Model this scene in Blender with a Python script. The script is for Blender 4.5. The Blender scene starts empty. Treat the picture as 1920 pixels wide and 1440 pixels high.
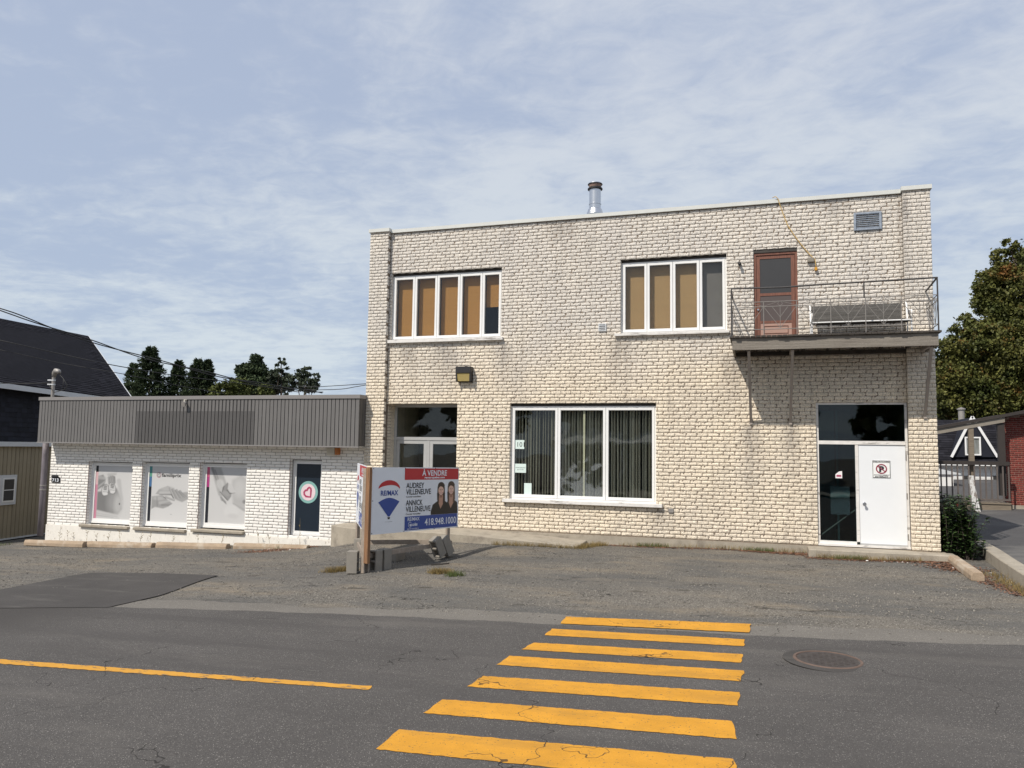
import bpy, bmesh, math, random
import numpy as np
from mathutils import Vector, Matrix
random.seed(7); RNG = np.random.default_rng(7)
C = bpy.context.scene.collection
R = math.radians

# ------------------------------------------------------------------ camera
FPX = 1442.0; CAM = np.array([0.0, -17.379, 2.3])
def _u(v): return v/np.linalg.norm(v)
_Z = _u(np.array([251.0, -17580.0, FPX])); _X = -_u(np.array([-4520.0, 55.0, FPX]))
_X = _u(_X-_Z*np.dot(_X, _Z)); _Y = np.cross(_Z, _X)
RM = np.array([_X, _Y, _Z])
cd = bpy.data.cameras.new('camera'); cam = bpy.data.objects.new('camera', cd); C.objects.link(cam)
cd.sensor_width = 36; cd.lens = FPX/1920*36; cd.clip_end = 2000; cd.clip_start = 0.1
m3 = Matrix([[RM[i, 0], -RM[i, 1], -RM[i, 2]] for i in range(3)])
cam.matrix_world = Matrix.Translation(Vector(CAM)) @ m3.to_4x4()
bpy.context.scene.camera = cam

# ------------------------------------------------------------------ sky and sun
SUN = Vector((-0.42, -0.80, 1.02)).normalized()
EL = math.asin(SUN.z); ROT = math.atan2(SUN.x, SUN.y)
W = bpy.data.worlds.new('World'); bpy.context.scene.world = W; W.use_nodes = True
nt = W.node_tree; N = nt.nodes; L = nt.links
for n in list(N): N.remove(n)
out = N.new('ShaderNodeOutputWorld'); bg = N.new('ShaderNodeBackground'); bg.inputs[1].default_value = 0.1
sky = N.new('ShaderNodeTexSky'); sky.sky_type = 'NISHITA'; sky.sun_disc = False
sky.sun_elevation = EL; sky.sun_rotation = ROT; sky.air_density = 1.0; sky.dust_density = 1.0; sky.ozone_density = 1.5
tc = N.new('ShaderNodeTexCoord'); sp = N.new('ShaderNodeSeparateXYZ'); L.new(tc.outputs['Generated'], sp.inputs[0])
def wm(op, a, b=None, c=None):
    n = N.new('ShaderNodeMath'); n.operation = op
    for i, v in enumerate((a, b, c)):
        if v is None: continue
        if isinstance(v, (int, float)): n.inputs[i].default_value = v
        else: L.new(v, n.inputs[i])
    return n.outputs[0]
zz = wm('ADD', wm('MAXIMUM', sp.outputs[2], 0.0), 0.12)
px_ = wm('DIVIDE', sp.outputs[0], zz); py_ = wm('DIVIDE', sp.outputs[1], zz)
cmb = N.new('ShaderNodeCombineXYZ'); L.new(px_, cmb.inputs[0]); L.new(py_, cmb.inputs[1])
def wnoise(scale, detail, rough, dist=0.0, vec=None, off=(0, 0, 0), sc=(1, 1, 1), rz=0):
    mp = N.new('ShaderNodeMapping'); mp.inputs['Location'].default_value = off; mp.inputs['Scale'].default_value = sc
    mp.inputs['Rotation'].default_value = (0, 0, rz)
    L.new(vec or cmb.outputs[0], mp.inputs[0])
    n = N.new('ShaderNodeTexNoise'); n.inputs['Scale'].default_value = scale; n.inputs['Detail'].default_value = detail
    n.inputs['Roughness'].default_value = rough; n.inputs['Distortion'].default_value = dist
    L.new(mp.outputs[0], n.inputs['Vector']); return n.outputs[0]
big = wnoise(0.55, 3, 0.5, 0.4, off=(3.1, 1.7, 0))
mid = wnoise(1.7, 9, 0.62, 0.5, off=(0.3, 5.2, 0), sc=(1, 1.15, 1), rz=R(35))
rip = wnoise(9.0, 6, 0.62, 0.5, sc=(1, 1.3, 1), rz=R(-30))
den = wm('ADD', wm('MULTIPLY', big, 0.9), wm('ADD', wm('MULTIPLY', mid, 0.70), wm('MULTIPLY', rip, 0.36)))
mr = N.new('ShaderNodeMapRange'); mr.interpolation_type = 'SMOOTHSTEP'
mr.inputs['From Min'].default_value = 0.80; mr.inputs['From Max'].default_value = 1.14
mr.inputs['To Min'].default_value = 0.30; mr.inputs['To Max'].default_value = 1.0
L.new(den, mr.inputs['Value'])
hz = N.new('ShaderNodeMapRange'); hz.inputs['From Min'].default_value = 0.0; hz.inputs['From Max'].default_value = 0.45
L.new(sp.outputs[2], hz.inputs['Value'])
cc = N.new('ShaderNodeMix'); cc.data_type = 'RGBA'; cc.inputs['A'].default_value = (6.9, 7.8, 8.4, 1); cc.inputs['B'].default_value = (6.4, 6.9, 7.8, 1)
L.new(hz.outputs[0], cc.inputs['Factor'])
blue = N.new('ShaderNodeMix'); blue.data_type = 'RGBA'; blue.inputs['Factor'].default_value = 0.8
L.new(sky.outputs[0], blue.inputs['A']); blue.inputs['B'].default_value = (4.0, 5.0, 7.1, 1)
mx = N.new('ShaderNodeMix'); mx.data_type = 'RGBA'
L.new(mr.outputs[0], mx.inputs['Factor']); L.new(blue.outputs['Result'], mx.inputs['A']); L.new(cc.outputs['Result'], mx.inputs['B'])
L.new(mx.outputs['Result'], bg.inputs[0]); L.new(bg.outputs[0], out.inputs[0])
sl = bpy.data.lights.new('sun', 'SUN'); sl.energy = 4.5; sl.angle = R(0.53); sl.color = (1.0, 0.93, 0.83)
so = bpy.data.objects.new('sun', sl); C.objects.link(so); so.rotation_euler = SUN.to_track_quat('Z', 'Y').to_euler()
vs = bpy.context.scene.view_settings; vs.view_transform = 'Standard'; vs.look = 'None'; vs.gamma = 1.0; vs.use_curve_mapping = False; vs.exposure = -0.06

# ------------------------------------------------------------------ measuring helpers (photo ray -> real point on a real plane)
def F(px, py, y=0.0):
    r = RM @ np.array([px-960, py-720, FPX]); t = (y-CAM[1])/r[1]; return Vector(CAM+t*r)
def sm(a): a = min(1, max(0, a)); return a*a*(3-2*a)
FX = [-60, -30, -22, -20, -17, -14, -11, -10, -8.8, -6.5, -3.7, 1, 3.4, 8, 14, 40]; FZ = [-1.5, -1.2, -0.95, -0.63, -0.53, -0.42, -0.28, -0.21, 0.06, 0.15, 0.15, 0.19, 0.21, 0.3, 0.4, 0.6]
MX = [-60, -20, -14, -10, -6.6, -3, 1, 3.5, 40]; MZ = [-1.3, -0.57, -0.40, -0.20, 0.0, 0.06, 0.12, 0.17, 0.6]
def ground(x, y):
    rd = 0.0275*(max(-45, min(30, x))+1)
    if y <= -7: return rd
    fc = float(np.interp(x, FX, FZ)); mz = float(np.interp(x, MX, MZ)); t = sm((y+7)/2.6); t2 = sm((y+3.2)/2.2)
    z = (rd*(1-t)+mz*t)*(1-t2)+fc*t2
    if y > 0: z -= 0.0 if x > 3 else 0.0
    if y > 14: z += 0.03*(y-14) if y < 60 else 1.4
    return z
def GP(px, py):
    r = RM @ np.array([px-960, py-720, FPX]); z = 0.0
    for _ in range(30):
        p = CAM+(z-CAM[2])/r[2]*r; z = ground(p[0], p[1])
    return Vector((p[0], p[1], z))

# ------------------------------------------------------------------ materials
def mat(name, col, rough=0.8, var=0.12, vscale=3.0, bump=0.0, bscale=60.0, metal=0.0, island=0.0, col2=None, spec=0.5, stretch=(1, 1, 1), fine=0.0, fscale=200.0, streak=0.0):
    m = bpy.data.materials.new(name); m.use_nodes = True; t = m.node_tree; n = t.nodes; l = t.links
    b = n['Principled BSDF']; b.inputs['Roughness'].default_value = rough; b.inputs['Metallic'].default_value = metal
    b.inputs['Specular IOR Level'].default_value = spec
    g = n.new('ShaderNodeNewGeometry')
    mp = n.new('ShaderNodeMapping'); mp.inputs['Scale'].default_value = stretch; l.new(g.outputs['Position'], mp.inputs[0])
    no = n.new('ShaderNodeTexNoise'); no.inputs['Scale'].default_value = vscale; no.inputs['Detail'].default_value = 7; no.inputs['Roughness'].default_value = 0.62
    l.new(mp.outputs[0], no.inputs['Vector'])
    mr = n.new('ShaderNodeMapRange'); mr.inputs['From Min'].default_value = 0.3; mr.inputs['From Max'].default_value = 0.7
    l.new(no.outputs[0], mr.inputs['Value'])
    mix = n.new('ShaderNodeMix'); mix.data_type = 'RGBA'
    c2 = col2 if col2 else tuple(c*(1-var) for c in col)
    c1 = col if col2 else tuple(min(1, c*(1+var)) for c in col)
    mix.inputs['A'].default_value = (*c2, 1); mix.inputs['B'].default_value = (*c1, 1)
    l.new(mr.outputs[0], mix.inputs['Factor']); cur = mix.outputs['Result']
    def mul(cur, fac_out, lo, hi, fmin=0.0, fmax=1.0):
        r_ = n.new('ShaderNodeMapRange'); r_.inputs['From Min'].default_value = fmin; r_.inputs['From Max'].default_value = fmax
        r_.inputs['To Min'].default_value = lo; r_.inputs['To Max'].default_value = hi; l.new(fac_out, r_.inputs['Value'])
        v = n.new('ShaderNodeVectorMath'); v.operation = 'SCALE'; l.new(cur, v.inputs[0]); l.new(r_.outputs[0], v.inputs['Scale']); return v.outputs[0]
    if island:
        oi = n.new('ShaderNodeObjectInfo'); ad = n.new('ShaderNodeMath'); ad.operation = 'ADD'
        l.new(g.outputs['Random Per Island'], ad.inputs[0]); l.new(oi.outputs['Random'], ad.inputs[1])
        fr = n.new('ShaderNodeMath'); fr.operation = 'FRACT'; l.new(ad.outputs[0], fr.inputs[0])
        cur = mul(cur, fr.outputs[0], 1-island, 1+island)
    if fine:
        f = n.new('ShaderNodeTexNoise'); f.inputs['Scale'].default_value = fscale; f.inputs['Detail'].default_value = 3; l.new(g.outputs['Position'], f.inputs['Vector'])
        cur = mul(cur, f.outputs[0], 1-fine, 1+fine, 0.35, 0.65)
    if streak:
        s = n.new('ShaderNodeMapping'); s.inputs['Scale'].default_value = (7, 7, 0.35); l.new(g.outputs['Position'], s.inputs[0])
        f = n.new('ShaderNodeTexNoise'); f.inputs['Scale'].default_value = 1.0; f.inputs['Detail'].default_value = 5; l.new(s.outputs[0], f.inputs['Vector'])
        cur = mul(cur, f.outputs[0], 1-streak, 1.0, 0.3, 0.5)
    l.new(cur, b.inputs['Base Color'])
    if bump:
        bn = n.new('ShaderNodeTexNoise'); bn.inputs['Scale'].default_value = bscale; bn.inputs['Detail'].default_value = 5; l.new(mp.outputs[0], bn.inputs['Vector'])
        bp = n.new('ShaderNodeBump'); bp.inputs['Strength'].default_value = 1.0; bp.inputs['Distance'].default_value = bump
        l.new(bn.outputs[0], bp.inputs['Height']); l.new(bp.outputs[0], b.inputs['Normal'])
    return m
def glassmat(name, tint=(0.9, 0.93, 0.92), refl=1.0, dirt=0.0):
    m = bpy.data.materials.new(name); m.use_nodes = True; t = m.node_tree; n = t.nodes; l = t.links
    n.remove(n['Principled BSDF']); o = n['Material Output']
    tr = n.new('ShaderNodeBsdfTransparent'); tr.inputs[0].default_value = (*tint, 1)
    gl = n.new('ShaderNodeBsdfGlossy'); gl.inputs['Roughness'].default_value = 0.015; gl.inputs[0].default_value = (1, 1, 1, 1)
    fr = n.new('ShaderNodeLayerWeight'); fr.inputs['Blend'].default_value = 0.5
    pw_ = n.new('ShaderNodeMath'); pw_.operation = 'POWER'; pw_.inputs[1].default_value = 4.0; l.new(fr.outputs['Facing'], pw_.inputs[0])
    k = n.new('ShaderNodeMath'); k.operation = 'MULTIPLY_ADD'; k.inputs[1].default_value = 0.5*refl; k.inputs[2].default_value = 0.040*refl; l.new(pw_.outputs[0], k.inputs[0])
    # slight waviness of old panes
    g = n.new('ShaderNodeNewGeometry'); no = n.new('ShaderNodeTexNoise'); no.inputs['Scale'].default_value = 1.3; l.new(g.outputs['Position'], no.inputs['Vector'])
    bp = n.new('ShaderNodeBump'); bp.inputs['Distance'].default_value = 0.004; l.new(no.outputs[0], bp.inputs['Height']); l.new(bp.outputs[0], gl.inputs['Normal'])
    mx = n.new('ShaderNodeMixShader'); l.new(k.outputs[0], mx.inputs[0]); l.new(tr.outputs[0], mx.inputs[1]); l.new(gl.outputs[0], mx.inputs[2])
    if dirt:
        df = n.new('ShaderNodeBsdfDiffuse'); df.inputs[0].default_value = (0.55, 0.58, 0.62, 1)
        d = n.new('ShaderNodeTexNoise'); d.inputs['Scale'].default_value = 3.2; d.inputs['Detail'].default_value = 6; d.inputs['Distortion'].default_value = 0.6
        l.new(g.outputs['Position'], d.inputs['Vector'])
        r_ = n.new('ShaderNodeMapRange'); r_.inputs['From Min'].default_value = 0.60; r_.inputs['From Max'].default_value = 0.66; r_.inputs['To Max'].default_value = dirt
        sz = n.new('ShaderNodeSeparateXYZ'); l.new(g.outputs['Position'], sz.inputs[0]); zm = n.new('ShaderNodeMath'); zm.operation = 'MULTIPLY_ADD'; zm.inputs[1].default_value = -0.30; zm.inputs[2].default_value = 0.585; l.new(sz.outputs[2], zm.inputs[0])
        ad = n.new('ShaderNodeMath'); ad.operation = 'ADD'; l.new(zm.outputs[0], ad.inputs[0]); l.new(d.outputs[0], ad.inputs[1]); l.new(ad.outputs[0], r_.inputs['Value'])
        m2 = n.new('ShaderNodeMixShader'); l.new(r_.outputs[0], m2.inputs[0]); l.new(mx.outputs[0], m2.inputs[1]); l.new(df.outputs[0], m2.inputs[2]); mx = m2
    l.new(mx.outputs[0], o.inputs[0]); return m
def mixstain(m, col, scale, lo, hi, seedoff=(0, 0, 0), stretch=(1, 1, 1), amount=1.0):
    """blend a second dirt colour over a material with a noise mask"""
    t = m.node_tree; n = t.nodes; l = t.links; b = n['Principled BSDF']; src = b.inputs['Base Color'].links[0].from_socket
    g = n.new('ShaderNodeNewGeometry'); mp = n.new('ShaderNodeMapping'); mp.inputs['Location'].default_value = seedoff; mp.inputs['Scale'].default_value = stretch
    l.new(g.outputs['Position'], mp.inputs[0]); no = n.new('ShaderNodeTexNoise'); no.inputs['Scale'].default_value = scale; no.inputs['Detail'].default_value = 8
    no.inputs['Roughness'].default_value = 0.65; l.new(mp.outputs[0], no.inputs['Vector'])
    r_ = n.new('ShaderNodeMapRange'); r_.inputs['From Min'].default_value = lo; r_.inputs['From Max'].default_value = hi; r_.inputs['To Max'].default_value = amount
    l.new(no.outputs[0], r_.inputs['Value'])
    mx = n.new('ShaderNodeMix'); mx.data_type = 'RGBA'; mx.inputs['B'].default_value = (*col, 1)
    l.new(r_.outputs[0], mx.inputs['Factor']); l.new(src, mx.inputs['A']); l.new(mx.outputs['Result'], b.inputs['Base Color']); return r_

def speck(m, scale, thr, col, amount=1.0):
    """aggregate: bright stone specks from voronoi cells"""
    t = m.node_tree; n = t.nodes; l = t.links; b = n['Principled BSDF']; src = b.inputs['Base Color'].links[0].from_socket
    g = n.new('ShaderNodeNewGeometry'); v = n.new('ShaderNodeTexVoronoi'); v.inputs['Scale'].default_value = scale; l.new(g.outputs['Position'], v.inputs['Vector'])
    s = n.new('ShaderNodeSeparateColor'); l.new(v.outputs['Color'], s.inputs[0])
    gt = n.new('ShaderNodeMath'); gt.operation = 'GREATER_THAN'; gt.inputs[1].default_value = thr; l.new(s.outputs[0], gt.inputs[0])
    am = n.new('ShaderNodeMath'); am.operation = 'MULTIPLY'; am.inputs[1].default_value = amount; l.new(gt.outputs[0], am.inputs[0])
    mx = n.new('ShaderNodeMix'); mx.data_type = 'RGBA'; mx.inputs['B'].default_value = (*col, 1)
    l.new(am.outputs[0], mx.inputs['Factor']); l.new(src, mx.inputs['A']); l.new(mx.outputs['Result'], b.inputs['Base Color'])

M = {}
M['brick'] = mat('cream_painted_brick', (0.78, 0.68, 0.53), 0.85, col2=(0.67, 0.595, 0.49), vscale=0.8, island=0.05, fine=0.24, fscale=48, bump=0.014, bscale=40, streak=0.12)
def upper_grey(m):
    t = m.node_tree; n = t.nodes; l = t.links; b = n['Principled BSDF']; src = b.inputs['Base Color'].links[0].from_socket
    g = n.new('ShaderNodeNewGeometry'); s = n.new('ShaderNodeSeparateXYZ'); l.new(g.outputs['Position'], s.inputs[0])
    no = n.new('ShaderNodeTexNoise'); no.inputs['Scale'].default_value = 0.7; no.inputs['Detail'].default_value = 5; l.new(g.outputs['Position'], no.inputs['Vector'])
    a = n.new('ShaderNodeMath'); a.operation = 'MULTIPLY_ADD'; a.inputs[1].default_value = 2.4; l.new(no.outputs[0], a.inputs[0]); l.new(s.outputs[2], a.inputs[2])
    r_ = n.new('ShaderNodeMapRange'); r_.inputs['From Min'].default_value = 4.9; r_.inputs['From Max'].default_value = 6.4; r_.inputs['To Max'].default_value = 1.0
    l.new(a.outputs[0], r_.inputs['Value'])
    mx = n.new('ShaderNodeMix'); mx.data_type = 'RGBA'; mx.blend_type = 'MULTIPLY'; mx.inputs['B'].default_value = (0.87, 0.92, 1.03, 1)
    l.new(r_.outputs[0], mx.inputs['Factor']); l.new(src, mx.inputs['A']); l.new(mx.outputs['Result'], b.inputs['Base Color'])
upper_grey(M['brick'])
mixstain(M['brick'], (0.30, 0.26, 0.22), 1.0, 0.60, 0.72, stretch=(3, 3, 0.5), amount=0.35)
def drips(m, spots, col, amount):
    t = m.node_tree; n = t.nodes; l = t.links; b = n['Principled BSDF']; src = b.inputs['Base Color'].links[0].from_socket
    g = n.new('ShaderNodeNewGeometry'); s = n.new('ShaderNodeSeparateXYZ'); l.new(g.outputs['Position'], s.inputs[0])
    def mt(op, a, b_=None, c=None, clamp=False):
        q = n.new('ShaderNodeMath'); q.operation = op; q.use_clamp = clamp
        for i, v in enumerate((a, b_, c)):
            if v is None: continue
            if isinstance(v, (int, float)): q.inputs[i].default_value = v
            else: l.new(v, q.inputs[i])
        return q.outputs[0]
    mp = n.new('ShaderNodeMapping'); mp.inputs['Scale'].default_value = (5, 5, .9); l.new(g.outputs['Position'], mp.inputs[0])
    no = n.new('ShaderNodeTexNoise'); no.inputs['Scale'].default_value = 1.6; no.inputs['Detail'].default_value = 6; l.new(mp.outputs[0], no.inputs['Vector'])
    tot = None
    for x0, w, zt, ln in spots:
        dx = mt('SUBTRACT', 1.0, mt('ABSOLUTE', mt('DIVIDE', mt('SUBTRACT', s.outputs[0], x0), w)), clamp=True)
        dz = mt('DIVIDE', mt('SUBTRACT', zt, s.outputs[2]), ln)
        up = mt('MULTIPLY', dz, 12.0, clamp=True); dn = mt('SUBTRACT', 1.0, dz, clamp=True)
        v = mt('MULTIPLY', mt('MULTIPLY', dx, up), dn); tot = v if tot is None else mt('MAXIMUM', tot, v)
    f = mt('MULTIPLY', mt('MULTIPLY', tot, mt('MULTIPLY_ADD', no.outputs[0], 3.0, -.7, clamp=True)), amount, clamp=True)
    mx = n.new('ShaderNodeMix'); mx.data_type = 'RGBA'; mx.inputs['B'].default_value = (*col, 1)
    l.new(f, mx.inputs['Factor']); l.new(src, mx.inputs['A']); l.new(mx.outputs['Result'], b.inputs['Base Color'])
drips(M['brick'], [(-.14, .30, 2.95, 2.0), (.66, .26, 2.98, 1.6), (-.5, .35, 4.45, 1.4), (-5.78, .3, 4.82, 1.3), (-3.0, .4, 4.85, 1.2), (-2.1, .35, 1.0, .7), (-8.3, .3, 4.8, .9), (-4.4, .5, 7.68, .8), (2.93, .16, 7.7, 3.2), (1.6, .5, 7.68, .5), (-2.6, .5, 3.45, .25), (-7.3, .5, 4.85, 1.5)], (.20, .185, .175), 0.72)
M['mortar'] = mat('old_mortar', (0.21, 0.165, 0.125), 0.95, var=0.25, vscale=12, bump=0.003)
M['wbrick'] = mat('white_painted_brick', (0.80, 0.78, 0.74), 0.7, var=0.05, vscale=2, island=0.04, bump=0.0012, bscale=90)
M['wmortar'] = mat('grey_mortar', (0.13, 0.115, 0.105), 0.95, var=0.2)
M['white'] = mat('white_painted_frame', (0.80, 0.80, 0.79), 0.45, var=0.03)
M['alu'] = mat('grey_aluminium', (0.50, 0.50, 0.49), 0.4, var=0.06, metal=0.3)
M['offwhite'] = mat('offwhite_flashing', (0.60, 0.61, 0.58), 0.5, var=0.05)
M['grime_white'] = mat('weathered_white_sill', (0.72, 0.70, 0.67), 0.7, var=0.08, vscale=9); mixstain(M['grime_white'], (0.22, 0.2, 0.18), 5, 0.56, 0.64, stretch=(.4, 1, 3), amount=0.8)
M['concrete'] = mat('weathered_concrete', (0.35, 0.31, 0.25), 0.9, var=0.14, vscale=4, bump=0.004, bscale=45, fine=0.12, fscale=90); mixstain(M['concrete'], (0.17, 0.145, 0.12), 2.2, 0.55, 0.7, amount=0.75)
M['block'] = mat('grey_concrete_block', (0.25, 0.23, 0.20), 0.95, var=0.1, vscale=8, bump=0.003, bscale=120)
M['wfound'] = mat('white_foundation', (0.78, 0.75, 0.69), 0.85, var=0.06, vscale=5, bump=0.003); mixstain(M['wfound'], (0.32, 0.25, 0.18), 9, 0.6, 0.66, stretch=(2, 1, .8), amount=0.8)
M['asphalt'] = mat('road_asphalt', (0.088, 0.082, 0.077), 0.9, var=0.10, vscale=0.7, bump=0.006, bscale=140, fine=0.32, fscale=120, spec=0.3); speck(M['asphalt'], 170, 0.972, (0.36, 0.34, 0.31), 0.8); speck(M['asphalt'], 100, 0.94, (0.045, 0.042, 0.04), 0.6)
mixstain(M['asphalt'], (0.068, 0.063, 0.060), 1.1, 0.48, 0.66, stretch=(0.12, 1.6, 1), amount=0.6)
mixstain(M['asphalt'], (0.15, 0.138, 0.124), 0.9, 0.54, 0.70, seedoff=(3, 9, 0), stretch=(0.3, 1.2, 1), amount=0.45)
mixstain(M['asphalt'], (0.05, 0.045, 0.042), 1.7, 0.655, 0.69, seedoff=(13, 2, 0), stretch=(0.5, 1.6, 1), amount=0.6)
M['lot'] = mat('parking_lot_worn_asphalt', (0.18, 0.163, 0.138), 0.95, col2=(0.125, 0.117, 0.105), vscale=0.9, stretch=(.6, 1.3, 1), bump=0.010, bscale=110, fine=0.40, fscale=75, spec=0.2); speck(M['lot'], 95, 0.95, (0.42, 0.39, 0.34), 0.85); speck(M['lot'], 45, 0.94, (0.05, 0.045, 0.04), 0.7)
mixstain(M['lot'], (0.29, 0.235, 0.165), 0.9, 0.52, 0.68, seedoff=(4, 2, 0), stretch=(.5, 1.5, 1), amount=0.5)
mixstain(M['lot'], (0.045, 0.038, 0.030), 2.4, 0.60, 0.67, seedoff=(1, 7, 0), stretch=(.45, 1.7, 1), amount=0.75)
mixstain(M['lot'], (0.10, 0.10, 0.098), 0.5, 0.45, 0.6, seedoff=(9, 3, 0), stretch=(.5, 1.5, 1), amount=0.6)
M['apron'] = mat('dusty_road_shoulder', (0.165, 0.153, 0.136), 0.95, var=0.10, vscale=1.2, bump=0.005, bscale=140, fine=0.22, fscale=110, spec=0.2); speck(M['apron'], 150, 0.97, (0.4, 0.38, 0.34), 0.8)
M['patch'] = mat('fresh_asphalt_patch', (0.066, 0.061, 0.057), 0.85, var=0.14, vscale=1.5, bump=0.004, bscale=120, fine=0.18, fscale=120, spec=0.3)
mixstain(M['patch'], (0.15, 0.14, 0.125), 1.6, 0.55, 0.75, stretch=(.3, 1.6, 1), amount=0.55)
M['drive'] = mat('driveway_asphalt', (0.085, 0.083, 0.084), 0.9, var=0.12, vscale=0.9, bump=0.005, bscale=110, fine=0.22, fscale=100, spec=0.3)
mixstain(M['drive'], (0.20, 0.19, 0.175), 0.8, 0.56, 0.72, stretch=(.4, .6, 1), amount=0.7)
M['yellow'] = mat('worn_yellow_paint', (0.60, 0.285, 0.028), 0.75, var=0.12, vscale=3, bump=0.004, bscale=140, fine=0.07, fscale=130, spec=0.3)
mixstain(M['yellow'], (0.10, 0.085, 0.07), 22, 0.63, 0.68, stretch=(.4, 1.6, 1), amount=0.85); mixstain(M['yellow'], (0.36, 0.19, 0.04), 2.2, 0.5, 0.72, stretch=(.4, 1.4, 1), amount=0.6); speck(M['yellow'], 110, 0.985, (0.10, 0.08, 0.05), 0.8)
M['oldyellow'] = mat('old_yellow_line_paint', (0.58, 0.29, 0.04), 0.75, var=0.06, vscale=3, bump=0.004, bscale=140, spec=0.3)
mixstain(M['oldyellow'], (0.11, 0.10, 0.09), 9, 0.57, 0.60, stretch=(.7, 2.5, 1), amount=0.9)
M['fascia'] = mat('grey_brown_steel_siding', (0.152, 0.146, 0.142), 0.5, var=0.04, island=0.05, spec=0.4)
M['fascia2'] = mat('unfaded_steel_siding', (0.090, 0.086, 0.084), 0.5, var=0.04, island=0.05, spec=0.4)
M['fasciatrim'] = mat('steel_trim', (0.23, 0.218, 0.212), 0.45, var=0.04)
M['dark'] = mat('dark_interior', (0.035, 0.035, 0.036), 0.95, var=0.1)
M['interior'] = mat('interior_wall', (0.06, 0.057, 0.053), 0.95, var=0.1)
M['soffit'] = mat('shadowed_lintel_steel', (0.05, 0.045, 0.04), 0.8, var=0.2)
M['glass'] = glassmat('window_glass', refl=0.75); M['glassd'] = glassmat('tinted_glass', tint=(0.56, 0.66, 0.68), refl=0.8)
M['glassdirt'] = glassmat('soapy_window_glass', refl=0.7, dirt=0.11)
M['bamboo'] = mat('bamboo_blind', (0.50, 0.215, 0.038), 0.7, var=0.10, vscale=3, stretch=(.4, 1, 40), bump=0.002, bscale=30, fine=0.1, fscale=40)
M['bamboo2'] = mat('pale_bamboo_blind', (0.48, 0.27, 0.11), 0.7, var=0.10, vscale=3, stretch=(.4, 1, 40), bump=0.002, bscale=30, fine=0.1, fscale=40)
M['greyblind'] = mat('grey_fabric_blind', (0.19, 0.155, 0.145), 0.8, var=0.06)
M['slat'] = mat('vertical_blind_vinyl', (0.52, 0.485, 0.40), 0.6, var=0.1, island=0.15)
M['bar'] = mat('beige_window_bar', (0.55, 0.50, 0.36), 0.5)
M['paper'] = mat('paper_sheet', (0.66, 0.78, 0.74), 0.8, var=0.03)
M['ink'] = mat('black_ink', (0.02, 0.02, 0.022), 0.7, var=0.02)
M['greyink'] = mat('grey_ink', (0.16, 0.17, 0.18), 0.7, var=0.02)
M['oldwood'] = mat('grey_weathered_wood', (0.27, 0.245, 0.21), 0.9, col2=(0.15, 0.13, 0.11), vscale=6, stretch=(.25, 2, 6), bump=0.004, bscale=25, fine=0.15, fscale=60)
M['darkwood'] = mat('blackened_wet_wood', (0.055, 0.047, 0.040), 0.9, var=0.35, vscale=6, bump=0.003)
M['pine'] = mat('orange_pine_post', (0.36, 0.185, 0.085), 0.8, col2=(0.11, 0.062, 0.038), vscale=5, stretch=(14, 14, .5), bump=0.003, bscale=15, fine=0.1)
M['lumber'] = mat('grey_lumber', (0.30, 0.25, 0.205), 0.9, var=0.2, vscale=5, stretch=(3, 3, 3), bump=0.002)
M['bench'] = mat('grey_bench_slat', (0.15, 0.143, 0.133), 0.9, col2=(0.06, 0.056, 0.052), vscale=8, stretch=(.4, 3, 8), bump=0.003, island=0.15)
M['iron'] = mat('dark_iron_rail', (0.045, 0.042, 0.042), 0.6, var=0.3, vscale=20); mixstain(M['iron'], (0.16, 0.08, 0.05), 8, .6, .66, amount=.6)
M['greyiron'] = mat('faded_grey_ironwork', (0.22, 0.205, 0.19), 0.6, var=0.15, vscale=20)
M['strut'] = mat('taupe_painted_steel', (0.33, 0.29, 0.255), 0.6, var=0.08, vscale=10)
M['redwood'] = mat('reddish_stained_door_wood', (0.23, 0.095, 0.06), 0.6, col2=(0.12, 0.045, 0.03), vscale=5, stretch=(8, 8, .8), bump=0.002)
M['screen'] = mat('dark_insect_screen', (0.035, 0.036, 0.039), 0.5, var=0.05)
M['screen2'] = mat('screen_over_panel', (0.085, 0.065, 0.062), 0.6, var=0.05)
M['pinkpanel'] = mat('faded_pink_door_panel', (0.40, 0.25, 0.20), 0.6, var=0.08)
M['steel'] = mat('stainless_flue', (0.62, 0.63, 0.65), 0.28, var=0.04, metal=0.95)
M['galv'] = mat('galvanised_pipe', (0.33, 0.31, 0.29), 0.55, var=0.12, metal=0.4, vscale=14)
M['vent'] = mat('bluish_vent_frame', (0.26, 0.30, 0.36), 0.6, var=0.2, vscale=15)
M['black'] = mat('black_plastic', (0.018, 0.017, 0.018), 0.5, var=0.1)
M['amber'] = mat('amber_lens', (0.42, 0.33, 0.13), 0.35, var=0.08, stretch=(30, 1, 1), vscale=4)
M['yellowcable'] = mat('yellow_cable', (0.55, 0.36, 0.10), 0.5)
M['cable'] = mat('black_cable', (0.02, 0.02, 0.02), 0.6)
M['signwhite'] = mat('sign_white', (0.76, 0.79, 0.84), 0.42, var=0.02); M['signred'] = mat('sign_red', (0.48, 0.02, 0.03), 0.42, var=0.02)
M['signblue'] = mat('sign_blue', (0.03, 0.07, 0.30), 0.42, var=0.02); M['hair'] = mat('printed_dark_hair', (0.025, 0.015, 0.012), 0.45, var=0.02)
M['doorwhite'] = mat('white_steel_door', (0.78, 0.80, 0.82), 0.4, var=0.015); M['maroon'] = mat('maroon_print', (0.25, 0.02, 0.05), 0.5)
M['shingle'] = mat('charcoal_asphalt_shingle', (0.021, 0.021, 0.026), 0.9, var=0.15, vscale=4, island=0.28, bump=0.002, bscale=150, fine=0.2, fscale=90, spec=0.05)
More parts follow.
